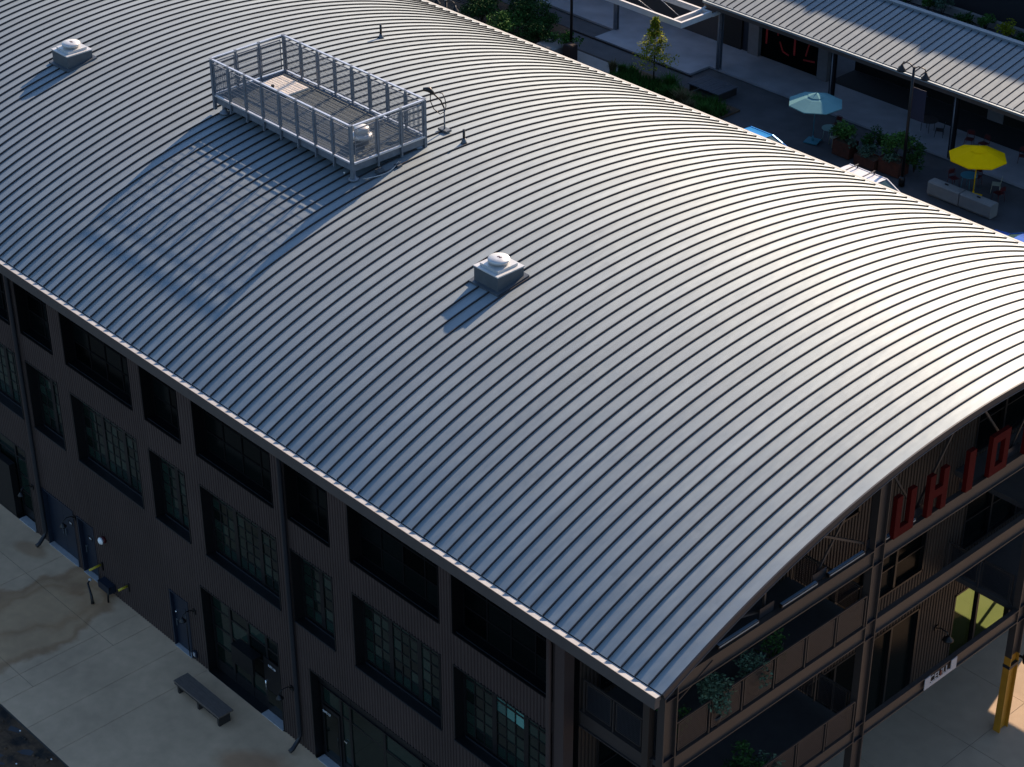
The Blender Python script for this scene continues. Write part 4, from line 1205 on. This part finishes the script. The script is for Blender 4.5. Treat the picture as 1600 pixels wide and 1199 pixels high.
pg = thing('steel_pergola', 'white steel pergola frame with cross rods at the left end of the hall roof', 'pergola', (-47, 48.6, 0))
off = (-47, 48.6, 0)
zt = 3.60
def pb(x0, y0, x1, y1, m='pergola'): MB().bar((x0, y0, zt - 0.16), (x1, y1, zt - 0.16), 0.14, 0.32).build('beam', M[m], pg, off)
pb(-60, 47.45, -42.98, 47.45); pb(-60, 49.70, -42.98, 49.70); pb(-43.05, 47.53, -43.05, 49.62); pb(-43.62, 47.53, -43.62, 49.62)
pb(-51.2, 47.53, -51.2, 49.62)
for (p, q) in (((-50.8, 47.6), (-47.3, 49.6)), ((-50.8, 49.6), (-45.2, 47.6)), ((-47.2, 49.6), (-43.8, 48.1))):
    MB().tube([(*p, zt - 0.05), (*q, zt - 0.05)], 0.02, 6).build('cross_rod', M['galv'], pg, off)
MB().tube([(-43.62, 49.7, zt - 0.02), (-43.62, 50.6, zt + 0.15)], 0.06, 8).build('tie', M['pergola'], pg, off)
MB().box(-50.9, 49.78, zt - 0.3, -50.7, 50.42, zt - 0.15).box(-43.05, 49.78, zt - 0.3, -42.9, 50.42, zt - 0.15).build('beam', M['pergola'], pg, off)

tw = thing('black_building', 'tall black-clad building rising behind the low market hall', 'building', (-40, 73.2, 0))
MB().box(-60, -6, 0, 60, 10, 12.70).build('wall', M['tower'], tw)
for (a, c, h) in ((-2.2, -1.6, 0.2), (5.2, 5.9, 0.22)):
    MB().box(a, -6, 12.70, c, -5.4, 12.70 + h * 0.5).build('parapet_block', M['tower'], tw)
t = thing('low_concrete_wall', 'low grey concrete wall running behind the hall roof', 'wall', (-35, 66.35, 0))
for i in range(12):
    MB().box(-18 + i * 4 + 0.01, 0, 0, -14 + i * 4 - 0.01, 0.3, 0.45 + 0.004 * (i % 2)).build('wall_block', M['concrete2'], t)

# ================================================================== VEGETATION
def leaves(n, rx, ry, rz, size, cz=0.0, shell=0.5, droop=0.0, seed=0, clumps=9):
    rnd = random.Random(seed); b = MB()
    cl = []
    for _ in range(clumps):
        u = Vector((rnd.gauss(0, 1), rnd.gauss(0, 1), rnd.gauss(0, 0.8))).normalized() * rnd.uniform(0.25, 0.8)
        cl.append((u, rnd.uniform(0.28, 0.5)))
    for _ in range(n):
        c, r = rnd.choice(cl)
        d = Vector((rnd.gauss(0, 1), rnd.gauss(0, 1), rnd.gauss(0, 1))).normalized() * (r * rnd.uniform(shell, 1.0))
        p = c + d
        p = Vector((p.x * rx, p.y * ry, p.z * rz + cz))
        s = size * rnd.uniform(0.6, 1.3)
        a = Vector((rnd.gauss(0, 1), rnd.gauss(0, 1), rnd.gauss(0, 0.5) - droop)).normalized()
        q = a.cross(Vector((rnd.gauss(0, 1), rnd.gauss(0, 1), rnd.gauss(0, 1)))).normalized()
        tip = p + a * s; w = q * (s * 0.28); m = p + a * (s * 0.5)
        b.face([p, m + w, tip, m - w])
    return b
def shrub(name, label, x, y, z, r, h, m, n=500, size=0.16, group=None, seed=1, cat='shrub', **k):
    t = thing(name, label, cat, (x, y, z), random.uniform(0, 6), group)
    b = MB()
    for i in range(5):
        a = i * 1.26; b.tube([(0, 0, 0), (0.2 * r * math.cos(a), 0.2 * r * math.sin(a), h * 0.35), (0.55 * r * math.cos(a + 0.2), 0.55 * r * math.sin(a + 0.2), h * 0.75)], [0.03, 0.02, 0.008], 5)
    b.build('stem', M['bark'], t)
    tag(leaves(n, r, r, h * 0.5, size, h * 0.55, seed=seed, **k).build('foliage', M[m], t), kind='stuff')
    return t
def grasses(name, label, x, y, z, r, h, m, n=160, seed=1, cat='grass plant', group=None):
    rnd = random.Random(seed); b = MB()
    for _ in range(n):
        a = rnd.uniform(0, 6.283); q = r * 0.35 * math.sqrt(rnd.random()); an = rnd.uniform(0, 6.283)
        p = Vector((q * math.cos(a), q * math.sin(a), 0)); o = Vector((math.cos(an), math.sin(an), 0)); hh = h * rnd.uniform(0.6, 1.1); sp = r * rnd.uniform(0.2, 1.0)
        w = o.cross(Vector((0, 0, 1))) * 0.014
        m1 = p + o * sp * 0.35 + Vector((0, 0, hh * 0.7)); tip = p + o * sp + Vector((0, 0, hh))
        b.face([p - w, p + w, m1 + w, m1 - w]); b.face([m1 - w, m1 + w, tip])
    return tag(b.build(name, M[m], None, (0, 0, 0), (x, y, z)), label, cat, group)

# planting beside the far lane
G1 = 'shrubs massed beside the far lane'
sh = [(-58.6, 47.5, 1.1, 1.7, 'leafmd', 'yellow-topped rounded shrub at the upper left end of the lane planting'),
      (-57.2, 46.0, 1.2, 1.5, 'leafdk', 'dark round shrub low at the left end of the lane planting'),
      (-56.6, 49.2, 1.3, 2.2, 'leafmd', 'tall bushy shrub topmost in the lane planting near the drain line'),
      (-55.2, 47.4, 1.2, 1.7, 'leafdk', 'very dark broad shrub in the middle of the lane planting'),
      (-54.6, 45.4, 1.1, 1.4, 'leafmd', 'mid green shrub against the barrel roof edge in the middle planting'),
      (-53.4, 47.2, 1.0, 1.5, 'leafdk', 'dark shrub right of the middle in the lane planting'),
      (-52.4, 45.9, 1.0, 1.2, 'leafdk', 'low dark shrub at the right end of the lane planting')]
for i, (x, y, r, h, m, lb) in enumerate(sh):
    shrub('shrub', lb, x, y, 0.02, r * 1.25, h * 1.15, m, 2600, 0.14, G1, 10 + i, clumps=14)
tag(MB().box(-0.7, -0.7, 0, 0.7, 0.7, 0.55).build('planter_box', M['concrete2'], None, (0, 0, 0), (-50.9, 45.7, 0.02)), 'pale concrete planter box beside the dark lamp post', 'planter')
shrub('shrub', 'arching bright green plant in the pale planter beside the lamp post', -50.2, 46.0, 0.45, 0.75, 1.1, 'leafmd', 420, 0.2, None, 31, droop=0.6)
tag(MB().box(-0.28, -0.28, 0, 0.28, 0.28, 0.9).box(-0.24, -0.24, 0.9, 0.24, 0.24, 0.94).build('litter_bin', M['bin'], None, (0, 0, 0), (-49.5, 45.6, 0.02)), 'dark rust-brown square bin beside the lamp post base', 'bin')
# young tree
t = thing('young_tree', 'slender young tree with sparse yellow-green leaves by the pergola', 'tree', (-44.35, 46.85, 0.04))
b = MB().tube([(0, 0, 0), (0.02, 0.0, 1.2), (-0.02, 0.02, 2.4), (0, 0, 3.4)], [0.045, 0.035, 0.022, 0.008], 7)
rnd = random.Random(5)
for i in range(22):
    z0 = 1.0 + i * 0.10; a = i * 2.4; L_ = 0.95 * (1 - (z0 - 0.9) / 3.0) * rnd.uniform(0.7, 1.1)
    b.tube([(0, 0, z0), (L_ * 0.6 * math.cos(a), L_ * 0.6 * math.sin(a), z0 + 0.18), (L_ * math.cos(a), L_ * math.sin(a), z0 + 0.25)], [0.012, 0.008, 0.004], 4)
b.build('trunk', M['bark'], t)
lf = MB()
for i in range(4200):
    z0 = rnd.uniform(0.95, 3.6); rr_ = (1.5 * (1 - (z0 - 0.85) / 2.75)) * (0.45 + 0.55 * math.sin(z0 * 7.0) ** 2) + 0.10
    a = rnd.uniform(0, 6.283); q = rr_ * rnd.uniform(0.35, 1.0)
    if math.sin(a * 3 + z0 * 5) < -0.45: continue
    p = Vector((q * math.cos(a), q * math.sin(a), z0)); d = Vector((rnd.gauss(0, 1), rnd.gauss(0, 1), rnd.gauss(0, 0.6))).normalized(); w = d.cross(Vector((0, 0.3, 1))).normalized()
    s_ = rnd.uniform(0.09, 0.19); lf.face([p, p + d * s_ * 0.5 + w * s_ * 0.3, p + d * s_, p + d * s_ * 0.5 - w * s_ * 0.3])
tag(lf.build('crown', M['leafyl'], t), kind='stuff')
# ground cover and grasses in the bed
rnd = random.Random(9); gc = MB()
for i in range(14000):
    x = rnd.uniform(-46.3, -38.7); y = rnd.uniform(42.0, 47.3)
    if y > 46.9 + 0.3 * math.sin(x * 2): continue
    h = rnd.uniform(0.15, 0.5); a = rnd.uniform(0, 6.28); w = 0.03
    dx_, dy_ = math.cos(a), math.sin(a)
    gc.face([(x - dy_ * w, y + dx_ * w, 0.04), (x + dy_ * w, y - dx_ * w, 0.04), (x + dx_ * h * 0.6, y + dy_ * h * 0.6, 0.04 + h)])
tag(gc.build('ground_cover', M['grass']), 'dark green grassy ground cover filling the bed by the barrel roof', 'ground cover', kind='stuff')
gl = [(-42.9, 46.6, 0.8, 0.9, 'grass', 'bushy green grass clump right of the young tree'), (-42.0, 45.6, 0.7, 0.8, 'grass', 'green grass clump just below the slatted deck'),
      (-40.9, 45.4, 0.75, 1.0, 'drygrass', 'tawny dry grass clump below the slatted deck'), (-40.1, 45.0, 0.6, 0.8, 'drygrass', 'smaller dry grass clump near the right end of the bed'),
      (-39.1, 45.2, 0.6, 0.9, 'grass', 'thin upright grass clump at the right tip of the bed'), (-46.6, 46.0, 0.45, 0.7, 'drygrass', 'small pale grass clump at the left tip of the bed'), (-46.1, 46.2, 0.4, 0.6, 'grass', 'small green grass clump beside the pale one at the left tip of the bed')]
for i, (x, y, r, h, m, lb) in enumerate(gl):
    grasses('grass_clump', lb, x, y, 0.04, r, h, m, 260, 40 + i, group='ornamental grasses in the far bed')
# shrubs behind the hall
hb = [(-40.6, 66.9, 0.6, 1.1, 'leafmd', 'first shrub from the left behind the hall roof ridge'), (-39.4, 66.6, 0.7, 1.5, 'leafsv', 'pale green pointed shrub behind the hall roof ridge'),
      (-37.6, 66.2, 0.7, 0.8, 'leafdk', 'low dark shrub between the pointed shrubs behind the ridge'), (-36.4, 66.6, 0.6, 1.1, 'leafmd', 'olive shrub behind the ridge left of the last one'),
      (-34.9, 66.5, 0.7, 1.2, 'leafyl', 'yellowish shrub behind the ridge nearest the right edge'), (-33.6, 66.2, 0.7, 0.7, 'leafdk', 'low dark shrub at the right edge behind the ridge'), (-42.2, 66.8, 0.7, 1.0, 'leafdk', 'dark shrub furthest left behind the ridge')]
for i, (x, y, r, h, m, lb) in enumerate(hb):
    shrub('shrub', lb, x, y - 0.75, 0.0, r, h, m, 600, 0.14, 'shrubs along the low wall', 60 + i)

# corten planters with plants
def planter(x, y, w, d, h, label):
    t = thing('planter', label, 'planter', (x, y, 0), 0, 'rust-brown steel planters by the umbrella tables')
    b = MB(); k = 0.03
    b.box(-w / 2, -d / 2, 0, w / 2, -d / 2 + k, h); b.box(-w / 2, d / 2 - k, 0, w / 2, d / 2, h)
    b.box(-w / 2, -d / 2 + k, 0, -w / 2 + k, d / 2 - k, h); b.box(w / 2 - k, -d / 2 + k, 0, w / 2, d / 2 - k, h)
    b.build('box', M['corten'], t)
    MB().box(-w / 2 + k, -d / 2 + k, 0, w / 2 - k, d / 2 - k, h - 0.06).build('soil_fill', M['soil'], t)
    return t
planter(-31.45, 47.2, 1.05, 0.75, 0.78, 'tall rust-brown planter nearest the aqua umbrella')
shrub('shrub', 'leafy green shrub in the rust planter nearest the aqua umbrella', -31.5, 47.25, 0.65, 0.75, 1.1, 'leafmd', 1500, 0.13, None, 81)
shrub('shrub', 'silvery trailing plant spilling off the right side of the first rust planter', -30.95, 47.05, 0.55, 0.45, 0.7, 'leafsv', 160, 0.15, None, 82, droop=0.5)
planter(-29.9, 47.1, 1.25, 0.75, 0.50, 'low rust-brown planter in the middle of the three')
shrub('shrub', 'low mound of grey-green leaves in the middle rust planter', -29.95, 47.05, 0.4, 0.65, 0.6, 'leafsv', 380, 0.13, None, 83)
shrub('shrub', 'dark shrub standing behind the middle rust planter', -30.3, 48.0, 0.1, 0.7, 1.5, 'leafdk', 1200, 0.13, None, 84)
planter(-28.55, 47.35, 1.25, 0.85, 0.75, 'rust-brown planter beside the dark lamp post')
shrub('shrub', 'tall bright green shrub in the rust planter behind the lamp post', -28.6, 47.4, 0.6, 0.85, 1.7, 'leafmd', 2100, 0.13, None, 85)
shrub('shrub', 'lower grey-green plant at the front of the planter by the lamp post', -28.5, 46.95, 0.6, 0.5, 0.6, 'leafsv', 240, 0.14, None, 86)
shrub('shrub', 'dark leafy shrub just right of the dark lamp post', -27.7, 47.9, 0.1, 0.6, 1.9, 'leafdk', 1100, 0.13, None, 87)

# balcony plants
G3 = 'plants along the balcony rails'
bp_ = [(-1.15, 1.9, L3, 0.5, 1.15, 'leafmd', 260, 0.13, 'small bright green plant nearest the corner post on the upper balcony', 0),
       (-0.85, 3.05, L3 + 0.1, 0.75, 1.55, 'leafsv', 750, 0.15, 'big silver-green plant spilling over the upper balcony rail', 0.7),
       (-1.0, 4.75, L3 + 0.2, 0.6, 1.3, 'leafsv', 330, 0.15, 'second silver-green plant on the upper balcony, right of the big one', 0.2),
       (-1.1, 5.6, L3 + 0.2, 0.5, 1.2, 'leafdk', 240, 0.14, 'dark green plant behind the second silver one on the upper balcony', 0),
       (-1.2, 5.0, L2, 0.75, 1.3, 'leafdk', 420, 0.16, 'dark bushy plant on the lower balcony at the bottom of the view', 0),
       (-0.9, 5.5, L2 + 0.0, 0.45, 1.1, 'leafsv', 200, 0.13, 'small silver plant on the lower balcony rail', 0.3)]
for i, (x, y, z0, r, h, m, n, s_, lb, dr_) in enumerate(bp_):
    shrub('balcony_plant', lb, x, y, z0, r, h, m, int(n * 2.2), s_ * 0.68, G3, 100 + i, 'plant', droop=dr_, clumps=13)
    tag(MB().lathe((0, 0, 0), [(0.16, 0.0), (0.22, 0.34), (0.20, 0.35)], 12).build('plant_pot', M['black'], None, (0, 0, 0), (x - 0.0, y, z0 - (z0 - (L3 if z0 > 8 else L2)) - 0.04 + 0.001)),
        'dark round pot holding the ' + lb.split(',')[0].replace(' on the ', ', ').split(' spilling')[0].split(' nearest')[0], 'pot', 'pots under the balcony plants')

# ================================================================== FAR SIDE FURNITURE
def umbrella(x, y, canvas, pole, label, rz):
    t = thing('patio_umbrella', label, 'umbrella', (x, y, 0), rz)
    N = 8; Rr_ = 1.42; zr_ = 2.12; za = 2.62
    b = MB()
    def ring(r, z): return [(r * math.cos(2 * math.pi * i / N), r * math.sin(2 * math.pi * i / N), z) for i in range(N)]
    o = ring(Rr_, zr_); m_ = ring(Rr_ * 0.42, zr_ + (za - zr_) * 0.60); 
    for i in range(N):
        j = (i + 1) % N
        mid = Vector(o[i]).lerp(Vector(o[j]), 0.5); mid.z -= 0.0
        b.face([o[i], o[j], m_[j], m_[i]])
        b.face([o[j], o[i], (o[i][0] * 0.995, o[i][1] * 0.995, zr_ - 0.05), (o[j][0] * 0.995, o[j][1] * 0.995, zr_ - 0.05)])
        b.face([m_[i], m_[j], (0, 0, za - 0.03)])
    b.build('canopy', canvas, t)
    b = MB(); v = ring(Rr_ * 0.30, zr_ + (za - zr_) * 0.745)
    for i in range(N): b.face([v[i], v[(i + 1) % N], (0, 0, za + 0.03)])
    b.build('vent_cap', canvas, t)
    MB().tube([(0, 0, 0.05), (0, 0, za)], 0.028, 10).build('pole', pole, t)
    MB().lathe((0, 0, za), [(0.02, 0), (0.03, 0.04), (0.008, 0.09)], 8).build('finial', pole, t)
    for i in range(N):
        a = 2 * math.pi * i / N
        MB().bar((0, 0, zr_ + 0.2), (0.8 * math.cos(a), 0.8 * math.sin(a), zr_ + 0.16), 0.015, 0.015).build('rib', pole, t)
    MB().box(-0.36, -0.36, 0, 0.36, 0.36, 0.05).lathe((0, 0, 0.05), [(0.06, 0), (0.05, 0.25)], 12).build('base', pole, t)
    return t
umbrella(-33.55, 47.22, M['tcloth'], M['teal'], 'aqua octagonal patio umbrella on a teal pole and square base', R(16))
umbrella(-24.2, 47.95, M['ycloth'], M['ycloth'], 'bright yellow octagonal patio umbrella behind the concrete blocks', R(18))

def table(x, y, m, label, r=0.42):
    t = thing('cafe_table', label, 'table', (x, y, 0))
    MB().lathe((0, 0, 0.71), [(r, 0), (r, 0.025)], 24).build('tabletop', m, t)
    for i in range(4):
        a = R(45 + 90 * i)
        MB().tube([(0.28 * r / 0.42 * math.cos(a), 0.28 * r / 0.42 * math.sin(a), 0.71), (0.34 * math.cos(a), 0.34 * math.sin(a), 0)], 0.014, 6).build('leg', m, t)
    return t
table(-33.0, 47.85, M['aqua'], 'pale round cafe table beside the aqua umbrella pole')
table(-24.9, 48.5, M['teal'], 'teal round cafe table under the yellow umbrella')
def chair(m, label, x, y, rz):
    t = thing('cafe_chair', label, 'chair', (x, y, 0), rz)
    MB().box(-0.20, -0.20, 0.44, 0.20, 0.20, 0.46).build('seat', m, t)
    b = MB()
    b.tube([(-0.19, 0.19, 0.45), (-0.19, 0.24, 0.78), (-0.12, 0.25, 0.86), (0.12, 0.25, 0.86), (0.19, 0.24, 0.78), (0.19, 0.19, 0.45)], 0.014, 6)
    b.box(-0.15, 0.225, 0.60, 0.15, 0.24, 0.82)
    b.build('backrest', m, t)
    for sx in (-1, 1):
        for sy in (-1, 1): MB().tube([(sx * 0.18, sy * 0.18, 0.44), (sx * 0.22, sy * 0.22, 0)], 0.013, 6).build('leg', m, t)
    return t
chair(M['cream'], 'pale cafe chair between the round table and the first planter', -32.45, 47.6, R(-120))
chair(M['redm'], 'dark red cafe chair left of the teal table behind the blocks', -25.55, 48.2, R(70))
chair(M['redm'], 'dark red cafe chair at the far side of the teal table', -24.9, 49.15, R(10))
chair(M['cream'], 'cream cafe chair right of the teal table', -23.75, 49.15, R(-60))
chair(M['redm'], 'dark red cafe chair nearest the right end of the concrete blocks', -23.1, 48.45, R(-100))
chair(M['redm'], 'dark red cafe chair under the hall roof behind the yellow umbrella', -27.7, 52.4, R(20))
chair(M['redm'], 'second dark red cafe chair under the hall, right of the first', -26.9, 52.5, R(-10))
chair(M['redm'], 'dark red cafe chair under the hall at the right edge of the view', -24.7, 52.7, R(30))
chair(M['redm'], 'dark red cafe chair beyond the aqua umbrella', -33.4, 48.9, R(5))
table(-30.2, 52.3, M['black'], 'black round table in the shade under the hall roof', 0.5)
chair(M['black'], 'black chair beside the black table under the hall roof', -29.4, 52.2, R(-60))

t = thing('slatted_deck', 'low grey slatted wooden deck at the edge of the planting bed', 'deck', (-41.15, 48.05, 0.0))
for i in range(12):
    x = -1.1 + i * 0.185; MB().box(x, -0.78, 0.40, x + 0.165, 0.78, 0.45 + 0.003 * (i % 3)).build('slat', M['slat'], t)
for x in (-1.0, 0.98): MB().box(x, -0.74, 0, x + 0.08, 0.74, 0.397).build('leg', M['wooddk'], t)
def block(x, y, label):
    t = thing('concrete_block', label, 'barrier', (x, y, 0), R(0.0), 'concrete barrier blocks by the yellow umbrella')
    b = MB(); w, d, h = 0.90, 0.30, 0.72
    pr = [(-d, 0.10), (-d, h - 0.07), (-d + 0.07, h), (d - 0.07, h), (d, h - 0.07), (d, 0.10), (d - 0.05, 0.0), (-d + 0.05, 0)]
    for e in range(8):
        p, q = pr[e], pr[(e + 1) % 8]
        b.face([(-w, p[0], p[1]), (w, p[0], p[1]), (w, q[0], q[1]), (-w, q[0], q[1])])
    b.face([(-w, y_, z_) for y_, z_ in pr]); b.face([(w, y_, z_) for y_, z_ in reversed(pr)])
    b.build('body', M['concrete2'], t)
    MB().box(-0.12, -0.03, h, 0.06, 0.03, h + 0.06).build('lifting_eye', M['rubber'], t)
block(-24.98, 46.85, 'left concrete block in front of the yellow umbrella')
block(-23.12, 46.85, 'right concrete block in front of the yellow umbrella')

def lamp_post(x, y, h, label, banner=False):
    t = thing('lamp_post', label, 'lamp post', (x, y, 0), 0, 'dark lamp posts along the lane')
    MB().lathe((0, 0, 0), [(0.16, 0), (0.16, 0.4), (0.10, 0.5)], 12).build('base', M['black'], t)
    MB().tube([(0, 0, 0.4), (0, 0, h)], [0.085, 0.065], 10).build('pole', M['black'], t)
    for s_ in (-1, 1):
        MB().tube([(0, 0, h - 0.1), (0.25 * s_, 0, h + 0.08), (0.62 * s_, 0, h + 0.06), (0.70 * s_, 0, h - 0.1)], 0.028, 7).build('arm', M['black'], t)
        MB().lathe((0.70 * s_, 0, h - 0.42), [(0.22, 0), (0.20, 0.06), (0.09, 0.20), (0.05, 0.34)], 16).build('lamp_head', M['black'], t)
    if banner:
        MB().box(0.10, -0.01, h - 2.6, 0.85, 0.01, h - 1.0).build('banner', M['navy'], t)
    return t
lamp_post(-27.32, 46.45, 6.2, 'dark lamp post standing by the rust planters near the yellow umbrella', True)
lamp_post(-49.85, 46.0, 7.6, 'dark lamp post beside the pale planter near the lane')
lamp_post(-48.7, 35.9, 6.3, 'dark lamp post whose head shows just above the far eave')

# cars behind the far eave
def car(x, y, rz, paint, label, kind='sedan', rack=False):
    t = thing('parked_car', label, 'car', (x, y, 0), rz, 'cars parked behind the barrel roof')
    b = MB()
    low = [(-2.2, 0.35), (-2.25, 0.75), (-2.1, 0.92), (-1.5, 0.98), (1.0, 0.98), (1.9, 0.86), (2.2, 0.70), (2.25, 0.35)]
    hw = 0.90
    def loft(prof, y0, y1, inset=0.0):
        n = len(prof)
        for i in range(n):
            p, q = prof[i], prof[(i + 1) % n]
            b.face([(p[0], -y0, p[1]), (q[0], -y0, q[1]), (q[0], y0, q[1]), (p[0], y0, p[1])], 0, False)
        b.face([(p[0], -y0, p[1]) for p in reversed(prof)]); b.face([(p[0], y0, p[1]) for p in prof])
    loft(low, hw, hw)
    b.build('body', paint, t)
    # cabin: belt line wider than the roof
    H = 1.45 if kind == 'sedan' else 1.62
    xa, xb, ra, rb = (-1.75, 1.05, -1.15, 0.25) if kind == 'sedan' else (-2.1, 1.15, -1.85, 0.35)
    c = MB(); zb_ = 0.98
    lo = [(xa, -0.82), (xb, -0.82), (xb, 0.82), (xa, 0.82)]; hi = [(ra, -0.62), (rb, -0.62), (rb, 0.62), (ra, 0.62)]
    for i in range(4):
        j = (i + 1) % 4
        c.face([(lo[i][0], lo[i][1], zb_), (lo[j][0], lo[j][1], zb_), (hi[j][0], hi[j][1], H - 0.06), (hi[i][0], hi[i][1], H - 0.06)])
    c.build('windows', M['carglass'], t)
    r_ = MB(); pr = []
    for k in range(9):
        a = -1 + k / 4; pr.append((0.64 * a, H - 0.055 + 0.05 * (1 - a * a)))
    for k in range(8):
        (y0, z0), (y1, z1) = pr[k], pr[k + 1]
        r_.face([(ra - 0.02, y0, z0 - 0.012), (rb + 0.02, y0, z0 - 0.012), (rb + 0.02, y1, z1 - 0.012), (ra - 0.02, y1, z1 - 0.012)], 0, True)
    for (px_, qx) in ((xa, ra), (xb, rb)):
        for s_ in (-1, 1): r_.bar((px_, s_ * 0.82, zb_), (qx, s_ * 0.63, H - 0.05), 0.06, 0.06)
    r_.bar((ra, -0.635, H - 0.06), (rb, -0.635, H - 0.06), 0.05, 0.05); r_.bar((ra, 0.635, H - 0.06), (rb, 0.635, H - 0.06), 0.05, 0.05)
    r_.build('roof', paint, t)
    if kind == 'sedan': MB().box(ra + 0.15, -0.05, H - 0.005, ra + 0.33, 0.04, H + 0.05).build('roof_fin', M['black'], t)
    for wx in (-1.4, 1.4):
        for s_ in (-1, 1):
            wo = MB().tube([(wx, s_ * 0.72, 0.33), (wx, s_ * 0.93, 0.33)], 0.33, 18).build('wheel', M['rubber'], t)
            MB().tube([(wx, s_ * 0.925, 0.33), (wx, s_ * 0.94, 0.33)], 0.20, 12).build('rim', M['galvlt'], wo)
    for s_ in (-1, 1):
        MB().box(2.18, s_ * 0.80 - 0.16 * s_ - 0.10, 0.62, 2.262, s_ * 0.80 - 0.16 * s_ + 0.10, 0.76).build('headlight', M['plate'], t)
        MB().box(-2.27, s_ * 0.7 - 0.1, 0.68, -2.22, s_ * 0.7 + 0.1, 0.82).build('taillight', M['redm'], t)
    if rack:
        for xx in (-1.35, -0.35):
            MB().bar((xx, -0.62, H + 0.13), (xx, 0.62, H + 0.13), 0.06, 0.03).box(xx - 0.03, -0.6, H - 0.04, xx + 0.03, -0.55, H + 0.12).box(xx - 0.03, 0.55, H - 0.04, xx + 0.03, 0.6, H + 0.12).build('roof_rack', M['steeldk'], t)
    return t
car(-33.75, 43.30, 0.0, M['carblue'], 'bright blue car whose roof shows beyond the eave near the aqua umbrella')
car(-26.7, 43.2, 0.0, M['carwhite'], 'white car with two roof rack bars just beyond the eave', 'suv', True)
car(-18.6, 43.6, math.pi, M['carblue2'], 'deep blue car beyond the eave at the right edge of the view')

# road surface where the cars stand
tag(MB().box(-90, 26.5, -0.05, XW - 0.1, 41.4, -0.02).build('road', M['asphalt']), kind='structure')

SC.render.engine = 'CYCLES'
